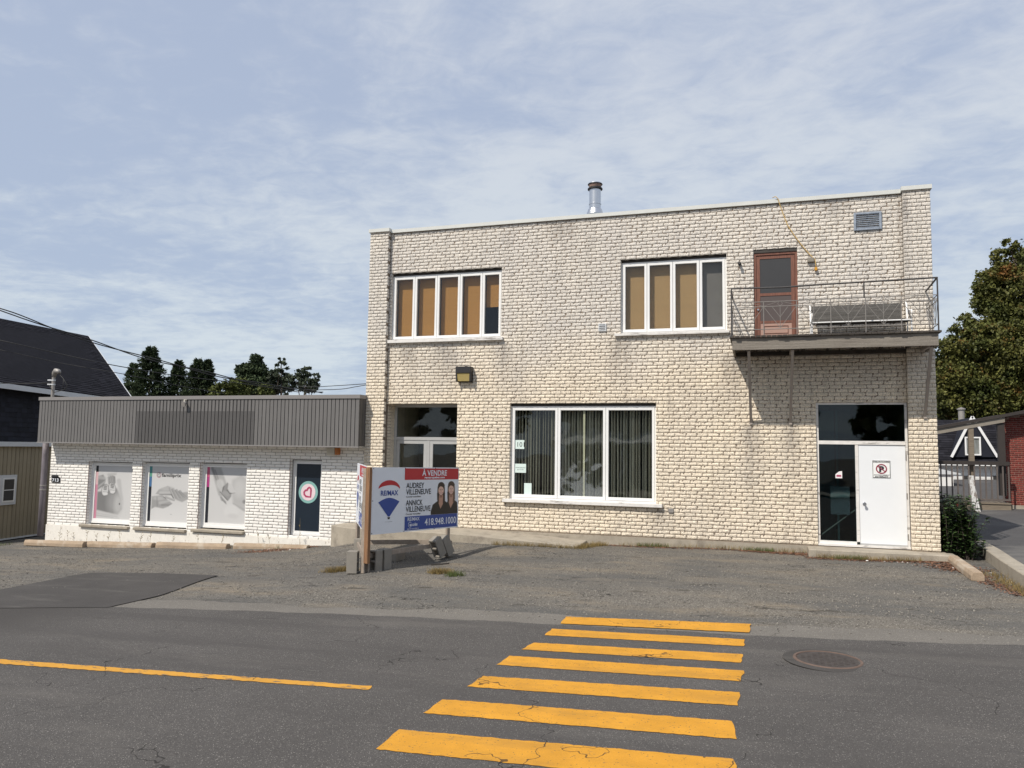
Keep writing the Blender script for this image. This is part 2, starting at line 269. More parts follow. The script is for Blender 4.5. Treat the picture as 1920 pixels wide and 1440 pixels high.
M['wallshingle'] = mat('navy_black_wall_shingle', (0.016, 0.018, 0.027), 0.8, var=0.2, island=0.3, spec=0.3)
M['beige'] = mat('beige_vertical_siding', (0.30, 0.255, 0.175), 0.6, var=0.06, island=0.05, streak=0.1)
M['trim'] = mat('pale_grey_trim', (0.60, 0.62, 0.64), 0.6, var=0.05)
M['leaf'] = mat('maple_leaf', (0.12, 0.115, 0.028), 0.6, col2=(0.048, 0.064, 0.016), vscale=0.7, island=0.45, spec=0.25); mixstain(M['leaf'], (0.19, 0.070, 0.018), 0.9, 0.58, 0.68, amount=0.75)
M['needle'] = mat('conifer_needle', (0.040, 0.058, 0.026), 0.7, var=0.35, vscale=1.2, island=0.4, spec=0.2)
M['lightleaf'] = mat('light_green_leaf', (0.085, 0.10, 0.028), 0.7, var=0.3, vscale=1.0, island=0.35, spec=0.2)
M['greyleaf'] = mat('poplar_leaf', (0.055, 0.070, 0.042), 0.6, var=0.3, vscale=1.0, island=0.5, spec=0.3)
M['bushleaf'] = mat('shrub_leaf', (0.055, 0.095, 0.030), 0.5, var=0.25, vscale=3.0, island=0.35, spec=0.4)
M['bark'] = mat('tree_bark', (0.07, 0.055, 0.045), 0.95, var=0.3, vscale=6, bump=0.01, bscale=12)
M['weed'] = mat('dry_weed', (0.22, 0.16, 0.06), 0.9, var=0.4, vscale=5, island=0.4); M['greenweed'] = mat('green_weed', (0.10, 0.13, 0.035), 0.8, var=0.3, island=0.3)
M['deadleaf'] = mat('dead_leaf_litter', (0.17, 0.085, 0.05), 0.9, var=0.4, vscale=8, island=0.55)
M['stone'] = mat('loose_gravel', (0.26, 0.24, 0.21), 0.95, var=0.2, vscale=8, island=0.4)
M['redbrick'] = mat('red_brick', (0.17, 0.030, 0.022), 0.85, var=0.12, vscale=2, island=0.28, bump=0.001); M['redmortar'] = mat('pale_mortar', (0.28, 0.19, 0.15), 0.9)
M['browntrim'] = mat('dark_brown_trim', (0.035, 0.028, 0.025), 0.7); M['taupe'] = mat('taupe_beam', (0.24, 0.215, 0.18), 0.8, var=0.1)
M['deckwood'] = mat('weathered_deck_wood', (0.20, 0.165, 0.125), 0.9, var=0.25, vscale=6, stretch=(.5, 2, 6))
M['balus'] = mat('grey_brown_baluster', (0.12, 0.10, 0.09), 0.85, var=0.15)
M['peel'] = mat('peeling_white_post', (0.50, 0.50, 0.49), 0.85, var=0.1); mixstain(M['peel'], (0.16, 0.13, 0.11), 9, .5, .56, stretch=(1, 1, .5), amount=.9)
M['tarp'] = mat('dark_grey_tarp', (0.06, 0.06, 0.065), 0.8); M['cream'] = mat('cream_render', (0.5, 0.47, 0.4), 0.9)
M['manhole'] = mat('rusty_cast_iron', (0.062, 0.052, 0.047), 0.8, var=0.25, vscale=12, bump=0.004, bscale=40, metal=0.1)
M['manring'] = mat('rusty_manhole_ring', (0.13, 0.088, 0.068), 0.8, var=0.2, vscale=12)
M['redref'] = mat('red_reflective', (0.42, 0.02, 0.02), 0.5); M['roofgravel'] = mat('flat_roof_membrane', (0.07, 0.07, 0.07), 0.9)
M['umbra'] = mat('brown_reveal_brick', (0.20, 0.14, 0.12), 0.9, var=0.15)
for nm, c in dict(teal=(0.07, 0.26, 0.27), green=(0.10, 0.30, 0.22), blue=(0.06, 0.15, 0.30), black_strip=(0.015, 0.018, 0.025), pink=(0.52, 0.22, 0.30), palepink=(0.60, 0.40, 0.42), magenta=(0.38, 0.05, 0.20), rose=(0.50, 0.10, 0.20), mint=(0.22, 0.42, 0.40), petal=(0.74, 0.60, 0.64), crimson=(0.40, 0.06, 0.13), navy=(0.008, 0.016, 0.028)).items():
    M[nm] = mat('print_'+nm, c, 0.35, var=0.02)

def cracks(m, scale, width, amount, off=(0, 0, 0), stretch=(1, 1, 1)):
    t = m.node_tree; n = t.nodes; l = t.links; b = n['Principled BSDF']; src = b.inputs['Base Color'].links[0].from_socket
    g = n.new('ShaderNodeNewGeometry'); mp = n.new('ShaderNodeMapping'); mp.inputs['Location'].default_value = off; mp.inputs['Scale'].default_value = stretch; l.new(g.outputs['Position'], mp.inputs[0])
    no = n.new('ShaderNodeTexNoise'); no.inputs['Scale'].default_value = scale; no.inputs['Detail'].default_value = 5; no.inputs['Roughness'].default_value = .5; l.new(mp.outputs[0], no.inputs['Vector'])
    def mt(op, a, b_):
        q = n.new('ShaderNodeMath'); q.operation = op
        for i, v in enumerate((a, b_)):
            if isinstance(v, (int, float)): q.inputs[i].default_value = v
            else: l.new(v, q.inputs[i])
        return q.outputs[0]
    d = mt('ABSOLUTE', mt('SUBTRACT', no.outputs[0], .5), 0); lt = mt('LESS_THAN', d, width)
    n2 = n.new('ShaderNodeTexNoise'); n2.inputs['Scale'].default_value = .5; l.new(mp.outputs[0], n2.inputs['Vector']); gate = mt('GREATER_THAN', n2.outputs[0], .52)
    f = mt('MULTIPLY', mt('MULTIPLY', lt, gate), amount); mx = n.new('ShaderNodeMix'); mx.data_type = 'RGBA'; mx.inputs['B'].default_value = (.02, .018, .016, 1)
    l.new(f, mx.inputs['Factor']); l.new(src, mx.inputs['A']); l.new(mx.outputs['Result'], b.inputs['Base Color'])
for k_ in ('asphalt', 'yellow', 'oldyellow', 'lot', 'apron'): cracks(M[k_], .55, .0016, .8)
cracks(M['lot'], .8, .003, .7, off=(5, 1, 0), stretch=(.5, 1.5, 1))
# newer, darker asphalt where the patch runs into the road on the left, fading out
t = M['asphalt'].node_tree; n = t.nodes; l = t.links; b = n['Principled BSDF']; src = b.inputs['Base Color'].links[0].from_socket
g = n.new('ShaderNodeNewGeometry'); sx = n.new('ShaderNodeSeparateXYZ'); l.new(g.outputs['Position'], sx.inputs[0])
r1 = n.new('ShaderNodeMapRange'); r1.interpolation_type = 'SMOOTHSTEP'; r1.inputs['From Min'].default_value = -8.6; r1.inputs['From Max'].default_value = -10.6; l.new(sx.outputs[0], r1.inputs['Value'])
r2 = n.new('ShaderNodeMapRange'); r2.interpolation_type = 'SMOOTHSTEP'; r2.inputs['From Min'].default_value = -10.9; r2.inputs['From Max'].default_value = -9.2; l.new(sx.outputs[1], r2.inputs['Value'])
mu = n.new('ShaderNodeMath'); mu.operation = 'MULTIPLY'; l.new(r1.outputs[0], mu.inputs[0]); l.new(r2.outputs[0], mu.inputs[1])
mx = n.new('ShaderNodeMix'); mx.data_type = 'RGBA'; mx.inputs['B'].default_value = (.062, .057, .053, 1); l.new(mu.outputs[0], mx.inputs['Factor']); l.new(src, mx.inputs['A']); l.new(mx.outputs['Result'], b.inputs['Base Color'])

# ------------------------------------------------------------------ object helpers
def link(o, parent=None):
    C.objects.link(o)
    if parent is not None:
        o.parent = parent
        w = Matrix.Identity(4); p = parent
        while p is not None:
            w = p.matrix_basis @ w if False else w; p = p.parent
        o.matrix_parent_inverse = WORLD[parent.name].inverted()
    WORLD[o.name] = Matrix.Identity(4)
    return o
WORLD = {}
def tag(o, label=None, cat=None, group=None, kind=None):
    if label: o['label'] = label
    if cat: o['category'] = cat
    if group: o['group'] = group
    if kind: o['kind'] = kind
    return o
def thing(name, label, cat, loc=(0, 0, 0), group=None, rz=0.0):
    o = bpy.data.objects.new(name, None); o.empty_display_size = 0.2; o.location = loc; o.rotation_euler = (0, 0, rz); C.objects.link(o)
    WORLD[o.name] = Matrix.Translation(loc) @ Matrix.Rotation(rz, 4, 'Z')
    return tag(o, label, cat, group)
class MB:
    def __init__(s): s.v = []; s.f = []; s.mi = []
    def add(s, vs, fs, mi=0):
        b = len(s.v); s.v += [tuple(x) for x in vs]; s.f += [tuple(b+i for i in f) for f in fs]; s.mi += [mi]*len(fs); return s
    def box(s, x0, x1, y0, y1, z0, z1, mi=0):
        v = [(x, y, z) for x in (x0, x1) for y in (y0, y1) for z in (z0, z1)]
        return s.add(v, [(0, 1, 3, 2), (4, 6, 7, 5), (0, 4, 5, 1), (2, 3, 7, 6), (0, 2, 6, 4), (1, 5, 7, 3)], mi)
    def obox(s, a, b, w, h, up=(0, 0, 1), mi=0):
        """bar from a to b with section w (sideways) x h (along up)"""
        a = Vector(a); b = Vector(b); d = (b-a).normalized(); u = Vector(up); u = (u-d*u.dot(d))
        if u.length < 1e-5: u = Vector((1, 0, 0)); u = u-d*u.dot(d)
        u.normalize(); sd = d.cross(u)
        v = [p+sd*i*w/2+u*j*h/2 for p in (a, b) for i in (-1, 1) for j in (-1, 1)]
        return s.add(v, [(0, 1, 3, 2), (4, 6, 7, 5), (0, 4, 5, 1), (2, 3, 7, 6), (0, 2, 6, 4), (1, 5, 7, 3)], mi)
    def tube(s, pts, r, n=8, mi=0, caps=True):
        pts = [Vector(p) for p in pts]; rr = r if isinstance(r, (list, tuple)) else [r]*len(pts); vs = []; pu = None
        for i, p in enumerate(pts):
            d = (pts[min(i+1, len(pts)-1)]-pts[max(i-1, 0)]).normalized()
            u = pu if pu is not None else (Vector((0, 0, 1)) if abs(d.z) < 0.9 else Vector((1, 0, 0)))
            u = (u-d*u.dot(d)); u.normalize(); pu = u; w = d.cross(u)
            for k in range(n):
                a = 2*math.pi*k/n; vs.append(p+(u*math.cos(a)+w*math.sin(a))*rr[i])
        fs = [(i*n+k, i*n+(k+1) % n, (i+1)*n+(k+1) % n, (i+1)*n+k) for i in range(len(pts)-1) for k in range(n)]
        if caps: fs += [tuple(range(n))[::-1], tuple((len(pts)-1)*n+k for k in range(n))]
        return s.add(vs, fs, mi)
    def lathe(s, c, prof, n=24, mi=0):
        c = Vector(c); vs = [c+Vector((r*math.cos(2*math.pi*k/n), r*math.sin(2*math.pi*k/n), z)) for r, z in prof for k in range(n)]
        fs = [(i*n+k, i*n+(k+1) % n, (i+1)*n+(k+1) % n, (i+1)*n+k) for i in range(len(prof)-1) for k in range(n)]
        fs += [tuple(range(n))[::-1], tuple((len(prof)-1)*n+k for k in range(n))]
        return s.add(vs, fs, mi)
    def prism(s, poly, axis_vec, mi=0):
        """extrude planar polygon (3D pts) along vector"""
        a = Vector(axis_vec); n = len(poly); v = [Vector(p) for p in poly]; v += [p+a for p in v]
        fs = [tuple(range(n))[::-1], tuple(range(n, 2*n))]+[(i, (i+1) % n, n+(i+1) % n, n+i) for i in range(n)]
        return s.add(v, fs, mi)
    def build(s, name, material, parent=None, smooth=False, bevel=0.0):
        me = bpy.data.meshes.new(name); me.from_pydata(s.v, [], s.f)
        ms = material if isinstance(material, (list, tuple)) else [material]
        for m_ in ms: me.materials.append(m_)
        if any(s.mi): me.polygons.foreach_set('material_index', s.mi)
        bm = bmesh.new(); bm.from_mesh(me); bmesh.ops.recalc_face_normals(bm, faces=bm.faces)
        if bevel: bmesh.ops.bevel(bm, geom=[e for e in bm.edges if len(e.link_faces) == 2 and e.calc_face_angle(0) > 0.5], offset=bevel, segments=1, affect='EDGES')
        bm.to_mesh(me); bm.free()
        if smooth: me.polygons.foreach_set('use_smooth', [True]*len(me.polygons))
        o = bpy.data.objects.new(name, me); return link(o, parent)
def npmesh(name, V, Fq, material):
    me = bpy.data.meshes.new(name); V = np.asarray(V, dtype=np.float32); Fq = np.asarray(Fq, dtype=np.int32); k = Fq.shape[1]
    me.vertices.add(len(V)); me.vertices.foreach_set('co', V.ravel()); me.loops.add(Fq.size); me.loops.foreach_set('vertex_index', Fq.ravel())
    me.polygons.add(len(Fq)); me.polygons.foreach_set('loop_start', np.arange(0, Fq.size, k, dtype=np.int32)); me.update(calc_edges=True); me.validate()
    me.materials.append(material); return me
def mobj(name, me, parent=None): return link(bpy.data.objects.new(name, me), parent)
_tcache = {}
def text_mesh(body, size, bold=0.0, xs=1.0, align='LEFT'):
    cu = bpy.data.curves.new('lettering', 'FONT'); cu.body = body; cu.size = size; cu.offset = bold; cu.align_x = align; cu.fill_mode = 'FRONT'; cu.resolution_u = 3
    o = bpy.data.objects.new('lettering', cu); C.objects.link(o); dg = bpy.context.evaluated_depsgraph_get(); dg.update()
    me = bpy.data.meshes.new_from_object(o.evaluated_get(dg)); bpy.data.objects.remove(o); bpy.data.curves.remove(cu)
    me.transform(Matrix.Scale(xs, 4, (1, 0, 0))); return me
def text(body, size, material, o, u, v, n, parent, name='lettering', bold=0.0, width=None, align='LEFT'):
    """flat lettering in the plane (u right, v up, n towards viewer) starting at o; width = fit to width"""
    me = text_mesh(body, size, bold, 1.0, align)
    if width and len(me.vertices):
        xs = [q.co.x for q in me.vertices]; w = max(xs)-min(xs)
        me.transform(Matrix.Scale(width/w, 4, (1, 0, 0)))
    u = Vector(u).normalized(); v = Vector(v).normalized(); n = Vector(n).normalized()
    mm = Matrix(((u.x, v.x, n.x, o[0]), (u.y, v.y, n.y, o[1]), (u.z, v.z, n.z, o[2]), (0, 0, 0, 1)))
    me.transform(mm); me.materials.clear(); me.materials.append(material); return mobj(name, me, parent)
def flatpoly(pts2, o, u, v, material, parent, name, off=0.0, n=(0, -1, 0)):
    o = Vector(o)+Vector(n).normalized()*off; u = Vector(u); v = Vector(v)
    mb = MB(); mb.add([o+u*a+v*b for a, b in pts2], [tuple(range(len(pts2)))]); return mb.build(name, material, parent)

# ------------------------------------------------------------------ ground
def grid_sheet(name, xs, ys, zf, material, parent=None, off=0.0):
    V = [(x, y, zf(x, y)+off) for y in ys for x in xs]; nx = len(xs)
    Fq = [(j*nx+i, j*nx+i+1, (j+1)*nx+i+1, (j+1)*nx+i) for j in range(len(ys)-1) for i in range(nx-1)]
    me = npmesh(name, V, Fq, material); me.polygons.foreach_set('use_smooth', [True]*len(me.polygons)); return mobj(name, me, parent)
def noise2(x, y): return math.sin(x*1.7+1.3*math.sin(y*1.1))*math.sin(y*2.3+math.sin(x*.7))
def lotz(x, y):
    b = 0.0
    if -7 < y < 0.5 and -26 < x < 5: b = 0.012*noise2(x, y*1.3)*sm((y+7)/2)
    return ground(x, y)+b
xs = sorted(set([-400, -250, -150, -100, -70, -50, -40]+[round(-32+i*0.4, 3) for i in range(0, 95)]+[7, 9, 12, 16, 22, 30, 45, 70, 120, 200, 400]))
ys = sorted(set([-300, -150, -80, -50, -35, -25, -20, -16, -12, -9, -8]+[round(-7+i*0.25, 3) for i in range(0, 31)]+[1.5, 3, 5, 8, 11, 14, 20, 30, 45, 60, 100, 200, 500]))
tag(grid_sheet('ground', xs, ys, lotz, M['lot']), kind='structure')
# road: straight asphalt carriageway, its far edge slightly uneven
edge_px = [(-700, 1146), (-300, 1143), (0, 1140), (200, 1139), (450, 1146), (700, 1155), (950, 1167), (1200, 1181), (1450, 1195), (1700, 1205), (1920, 1212), (2500, 1226)]
edge = [GP(a, b) for a, b in edge_px]
ex = [-400, -60]+[p.x for p in edge]+[60, 400]; ey = [edge[0].y-8, edge[0].y-3]+[p.y for p in edge]+[edge[-1].y+1, edge[-1].y+2]
def edge_y(x): return float(np.interp(x, ex, ey))+0.02*math.sin(x*5.1)+0.015*math.sin(x*13.7+1)
rx = sorted(set([-400, -200, -100, -60, -45, -35, -28]+[round(-22+i*0.2, 3) for i in range(0, 150)]+[9, 12, 18, 30, 60, 150, 400]))
def road_sheet(name, y0f, y1f, rows, material, off):
    V = []; nx = len(rx)
    for j in range(rows+1):
        for x in rx:
            y = y0f(x)+(y1f(x)-y0f(x))*j/rows; V.append((x, y, lotz(x, y)+off))
    Fq = [(j*nx+i, j*nx+i+1, (j+1)*nx+i+1, (j+1)*nx+i) for j in range(rows) for i in range(nx-1)]
    return mobj(name, npmesh(name, V, Fq, material))
road = tag(road_sheet('road', lambda x: -20.5, edge_y, 12, M['asphalt'], 0.010), kind='structure')
tag(road_sheet('road_shoulder', lambda x: edge_y(x)-0.1, lambda x: edge_y(x)+0.55+0.12*math.sin(x*1.3)+0.05*math.sin(x*4.1), 6, M['apron'], 0.005), kind='structure')
tag(road_sheet('pavement', lambda x: -24.0, lambda x: -20.5, 3, M['concrete'], 0.12), kind='structure')
# dark asphalt patch from the road into the left of the lot
pp = [GP(a, b) for a, b in [(-260, 1144), (0, 1142), (100, 1141), (200, 1141), (300, 1118), (350, 1100), (410, 1080), (300, 1076), (170, 1075), (0, 1107), (-260, 1135)]]
bm = bmesh.new(); vs_ = [bm.verts.new((p.x, p.y, 0)) for p in pp]; fc_ = bm.faces.new(vs_)
bmesh.ops.triangulate(bm, faces=[fc_])
for _ in range(4): bmesh.ops.subdivide_edges(bm, edges=bm.edges[:], cuts=1, use_grid_fill=True)
for v_ in bm.verts: v_.co.z = lotz(v_.co.x, v_.co.y)+0.016
me = bpy.data.meshes.new('asphalt_patch'); bmesh.ops.recalc_face_normals(bm, faces=bm.faces); bm.to_mesh(me); bm.free(); me.materials.append(M['patch'])
tag(mobj('asphalt_patch', me), kind='structure')

def strip(name, tl, tr, br, bl, material, parent, n=60, jit=0.008, off=0.015):
    """painted marking between a top edge tl-tr and a bottom edge bl-br (photo corners put on the road)"""
    a, b, c, d = [GP(*p) for p in (tl, tr, br, bl)]; V = []; rnd = random.Random(int(tl[0]*7+tl[1]))
    rows = 4
    for j in range(rows+1):
        for i in range(n+1):
            t = i/n; p = (a.lerp(b, t)).lerp(d.lerp(c, t), j/rows); q = p.copy()
            if j in (0, rows): q.y += rnd.uniform(-jit, jit)
            if i in (0, n): q.x += rnd.uniform(-jit, jit)*1.5
            V.append((q.x, q.y, lotz(q.x, q.y)+off))
    Fq = [(j*(n+1)+i, j*(n+1)+i+1, (j+1)*(n+1)+i+1, (j+1)*(n+1)+i) for j in range(rows) for i in range(n)]
    return mobj(name, npmesh(name, V, Fq, material), parent)
stripes = [((1062, 1158), (1408, 1172), (1405, 1188), (1050, 1171)), ((1035, 1181), (1397, 1201), (1395, 1214), (1021, 1193)), ((1000, 1207), (1393, 1229), (1391, 1245), (978, 1220)),
           ((956, 1232), (1396, 1260), (1389, 1280), (932, 1249)), ((905, 1270), (1387, 1301), (1384, 1326), (877, 1290)), ((831, 1314), (1374, 1355), (1379, 1389), (795, 1340)), ((748, 1371), (1377, 1427), (1384, 1479), (702, 1408))]
for s_ in stripes: strip('crosswalk_stripe', *s_, M['yellow'], road)
strip('centre_line', (-420, 1208), (697, 1289), (690, 1296), (-420, 1217), M['oldyellow'], road, n=160, jit=0.010)
# manhole
mc = GP(1552, 1240); mt = thing('manhole_cover', 'round rusty iron manhole cover set in the road right of the crosswalk', 'manhole cover', mc)
mb = MB(); z = mc.z+0.012; mb.lathe((mc.x, mc.y, z), [(0.46, 0.0), (0.44, 0.004), (0.36, 0.006)], 40); mb.build('patch_ring', M['patch'], mt)
mb = MB(); mb.lathe((mc.x, mc.y, z+0.006), [(0.355, 0.0), (0.35, 0.007), (0.325, 0.007), (0.322, -0.004)], 40); mb.build('ring', M['manring'], mt)
mb = MB(); mb.lathe((mc.x, mc.y, z), [(0.315, 0.0), (0.312, 0.009)], 40)
for i in range(-4, 5):
    for j in range(-4, 5):
        if i*i+j*j < 18: mb.box(mc.x+i*.062-.018, mc.x+i*.062+.018, mc.y+j*.062-.018, mc.y+j*.062+.018, z+0.009, z+0.013)
mb.build('lid', M['manhole'], mt)

# ------------------------------------------------------------------ bricks
def brick_variant(L_, H_, rough, prot, back, seed, nx=9, nz=4):
    rg = np.random.default_rng(seed); xs_ = np.linspace(0, L_, nx); zs_ = np.linspace(0, H_, nz)
    h = rg.normal(0, 1, (nz, nx)); h = (h+np.roll(h, 1, 1)+np.roll(h, 1, 0))/1.7
    y = -(prot+rough*0.5)-rough*h*0.45
    e = rough*0.35+0.0012
    y[0, :] += e; y[-1, :] += e; y[:, 0] += e; y[:, -1] += e
    V = [(xs_[i]+(rg.uniform(-.003, .003) if 0 < i < nx-1 and rough > .004 else 0), y[j, i], zs_[j]+(rg.uniform(-.002, .002) if 0 < j < nz-1 and rough > .004 else 0)) for j in range(nz) for i in range(nx)]
    Fq = [(j*nx+i, j*nx+i+1, (j+1)*nx+i+1, (j+1)*nx+i) for j in range(nz-1) for i in range(nx-1)]
    k = len(V); V += [(0, back, 0), (L_, back, 0), (L_, back, H_), (0, back, H_)]
    # side fans closed with quads between border and back corners
    def side(idx, c0, c1):
        n_ = len(idx)
        for q in range(n_-1):
            Fq.append((idx[q+1], idx[q], c0 if q < (n_-1)/2 else c1, c0 if q+1 <= (n_-1)/2 else c1))
    side([i for i in range(nx)], k, k+1); side([(nz-1)*nx+i for i in range(nx)][::-1], k+2, k+3)
    side([j*nx for j in range(nz)][::-1], k+3, k); side([j*nx+nx-1 for j in range(nz)], k+1, k+2)
    return np.array(V), Fq
def tri_clean(Fq):
    out_ = []
    for f in Fq:
        g = []
        for i in f:
            if i not in g: g.append(i)
        if len(g) == 3: out_.append(tuple(g))
        elif len(g) == 4: out_.append((g[0], g[1], g[2])); out_.append((g[0], g[2], g[3]))
    return out_
def lay_bricks(x0, x1, z0, z1, openings, L_, H_, J, seed, stagger=0.5, JV=None):
    JV = JV or J
    """returns (x, z, l, h) of every brick of a running bond, cut round the openings"""
    res = []; rg = random.Random(seed); k = 0; z = z0
    while z < z1-0.02:
        za, zb = z, min(z+H_-J, z1); ops = [o for o in openings if o[2] < zb-.004 and o[3] > za+.004]
        x = x0-((k % 2)*stagger*L_)-(0.11*L_ if k % 4 > 1 else 0)
        cuts = sorted({x0, x1, *[v for o in ops for v in o[:2] if x0 < v < x1]})
        while x < x1:
            a, b = max(x, x0), min(x+L_-JV, x1); x += L_
            if b-a < 0.012: continue
            ed = [a]+[c for c in cuts if a+.004 < c < b-.004]+[b]
            for q in range(len(ed)-1):
                p, r_ = ed[q], ed[q+1]; m_ = (p+r_)/2; lo, hi = za, zb; ok = True
                for o in ops:
                    if o[0]-1e-6 < m_ < o[1]+1e-6:
                        if o[2] <= za+.012 and o[3] >= zb-.012: ok = False
                        elif o[2] > za+.012 and o[3] >= zb-.012: hi = min(hi, o[2]-.002)
                        elif o[3] < zb-.012 and o[2] <= za+.012: lo = max(lo, o[3]+.002)
                        else: ok = False
                if ok and hi-lo > .012 and r_-p > .012: res.append((p, lo, r_-p, hi-lo))
        z += H_; k += 1
    return res
def brick_wall(parent, bricks, yfun, L_, H_, J, rough, prot, back, material, nvar=12, limit=300, seed=1, JV=None):
    JV = JV or J
    """nearest full bricks as objects sharing meshes, the rest as one stuff mesh; yfun(x)-> wall plane y"""
    var = [brick_variant(L_-JV, H_-J, rough, prot, back, seed*100+i) for i in range(nvar)]
    tris = [np.array(tri_clean(f)) for _, f in var]; meshes = [npmesh('brick', v, t, material) for (v, _), t in zip(var, tris)]
    cx, cz = CAM[0], CAM[2]; rg = random.Random(seed)
    full = [b for b in bricks if abs(b[2]-(L_-JV)) < .002 and abs(b[3]-(H_-J)) < .002]
    full.sort(key=lambda b: (b[0]-cx)**2+(b[1]-cz)**2+CAM[1]**2); near = set(full[:limit]); Vs = []; Fs = []; base = 0
    for b in bricks:
        i = rg.randrange(nvar); x, z, l, h = b; y = yfun(x+l/2)
        if b in near:
            o = bpy.data.objects.new('brick', meshes[i]); o.location = (x, y, z); C.objects.link(o); o.parent = parent
            o.matrix_parent_inverse = WORLD[parent.name].inverted()
            continue
        v = var[i][0].copy(); v[:, 0] = v[:, 0]*l/(L_-JV)+x; v[:, 2] = v[:, 2]*h/(H_-J)+z; v[:, 1] += y
        if rg.random() < .5:  # mirrored copies hide the repetition
            pass
        Vs.append(v); Fs.append(tris[i]+base); base += len(v)
    if Vs: tag(mobj('bricks', npmesh('bricks', np.concatenate(Vs), np.concatenate(Fs), material), parent), kind='stuff')
def slab_with_holes(x0, x1, z0, z1, y0, y1, holes, mb=None, grow=0.012):
    mb = mb or MB(); hs = [(a-grow, b+grow, c-grow, d+grow) for a, b, c, d in holes]
    X = sorted({x0, x1, *[v for h in hs for v in h[:2] if x0 < v < x1]})
    for i in range(len(X)-1):
        xm = (X[i]+X[i+1])/2; cov = sorted([(h[2], h[3]) for h in hs if h[0] < xm < h[1]]); z = z0
        for a, b in cov:
            if a > z: mb.box(X[i], X[i+1], y0, y1, z, a)
            z = max(z, b)
        if z < z1: mb.box(X[i], X[i+1], y0, y1, z, z1)
    return mb

# ================================================================== MAIN BUILDING
X0, X1, ZB, ZT = -9.38, 3.42, 0.36, 7.74
PL, PR = -8.86, 2.91                     # inner edges of the two pilasters
EN = (PL, -6.95, 0.30, 3.33)             # recessed entry
WA = (-8.80, -5.86, 4.93, 6.64); WBm = (-2.97, -0.62, 4.92, 6.64); WG = (-5.60, -2.17, 1.09, 3.33)
DU = (-0.05, 0.85, 4.68, 6.68); DE = (1.17, 2.905, 0.36, 3.33)
bld = thing('brick_building', 'two storey flat roofed building of cream painted rock faced brick with a balcony', 'building', (-3, 6, 0.2))
holes = [EN, WA, WBm, WG, DU, DE]
mb = slab_with_holes(PL, PR, ZB-0.02, ZT-.05, 0.0, 0.28, holes)
wall = mb.build('wall', M['mortar'], bld)
bricks = lay_bricks(PL, PR, ZB, ZT-.06, holes, 0.237, 0.0795, 0.0058, 3, JV=.009)
brick_wall(wall, bricks, lambda x: 0.0, 0.237, 0.0795, 0.0058, 0.007, 0.0022, 0.09, M['brick'], JV=.009, seed=1)
for (a, b, nm) in ((X0, PL, 'pilaster'), (PR, X1, 'pilaster')):
    mb = MB(); mb.box(a+.005, b-.005, -0.115, 0.28, ZB-.02, ZT); pil = mb.build(nm, M['mortar'], bld)
    br = lay_bricks(a, b, ZB, ZT-.02, [], 0.178, 0.0795, 0.0058, 5, JV=.009)
    brick_wall(pil, br, lambda x: -0.12, 0.178, 0.0795, 0.0058, 0.007, 0.0022, 0.10, M['brick'], JV=.009, seed=2 if a < 0 else 3, limit=0 if a < 0 else 300, nvar=8)
# brick return inside the entry on the left
mb = MB()
z = ZB; k = 0
while z < 3.30:
    y = 0.09 if k % 2 else 0.09-0.1
    segs = [(0.09, 0.2), (0.21, 0.445)] if k % 2 else [(0.09, 0.32), (0.33, 0.445)]
    for a, b in segs: mb.box(PL-.02, PL+.012+random.uniform(-.002, .002), a, b, z, z+.067)
    z += .0772; k += 1
rt = mb.build('bricks', M['brick'], wall); rt['kind'] = 'stuff'
# foundation, side walls, roof, interior
mb = MB(); mb.box(X0, X1, -0.02, 0.3, -0.3, ZB-.02); mb.build('foundation', M['concrete'], bld)
mb = MB(); mb.box(X0, X0+.25, 0.28, 12, -.6, ZT-.03); mb.box(X1-.25, X1, 0.28, 12, -.6, ZT-.03); mb.box(X0+.25, X1-.25, 11.75, 12, -.6, ZT-.03); mb.build('side_wall', M['brick'], bld)
mb = MB(); mb.box(X0+.25, X1-.25, .28, 11.75, 7.3, 7.42); mb.build('roof', M['roofgravel'], bld)
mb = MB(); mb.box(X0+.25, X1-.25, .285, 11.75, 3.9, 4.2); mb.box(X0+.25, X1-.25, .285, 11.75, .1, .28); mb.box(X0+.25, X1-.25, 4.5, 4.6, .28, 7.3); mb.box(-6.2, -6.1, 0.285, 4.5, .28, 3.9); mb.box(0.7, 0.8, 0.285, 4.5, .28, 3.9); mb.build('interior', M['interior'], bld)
# parapet flashing
mb = MB(); mb.box(PL+.02, PR-.02, -0.055, 0.35, ZT-.055, ZT+.03); mb.box(X0-.03, PL+.03, -.17, .35, ZT-.035, ZT+.05); mb.box(PR-.03, X1+.03, -.17, .35, ZT-.035, ZT+.05)
mb.box(X0-.03, X0+.3, .35, 12.03, ZT-.03, ZT+.04); mb.box(X1-.3, X1+.03, .35, 12.03, ZT-.03, ZT+.04); mb.build('parapet_flashing', M['offwhite'], bld)

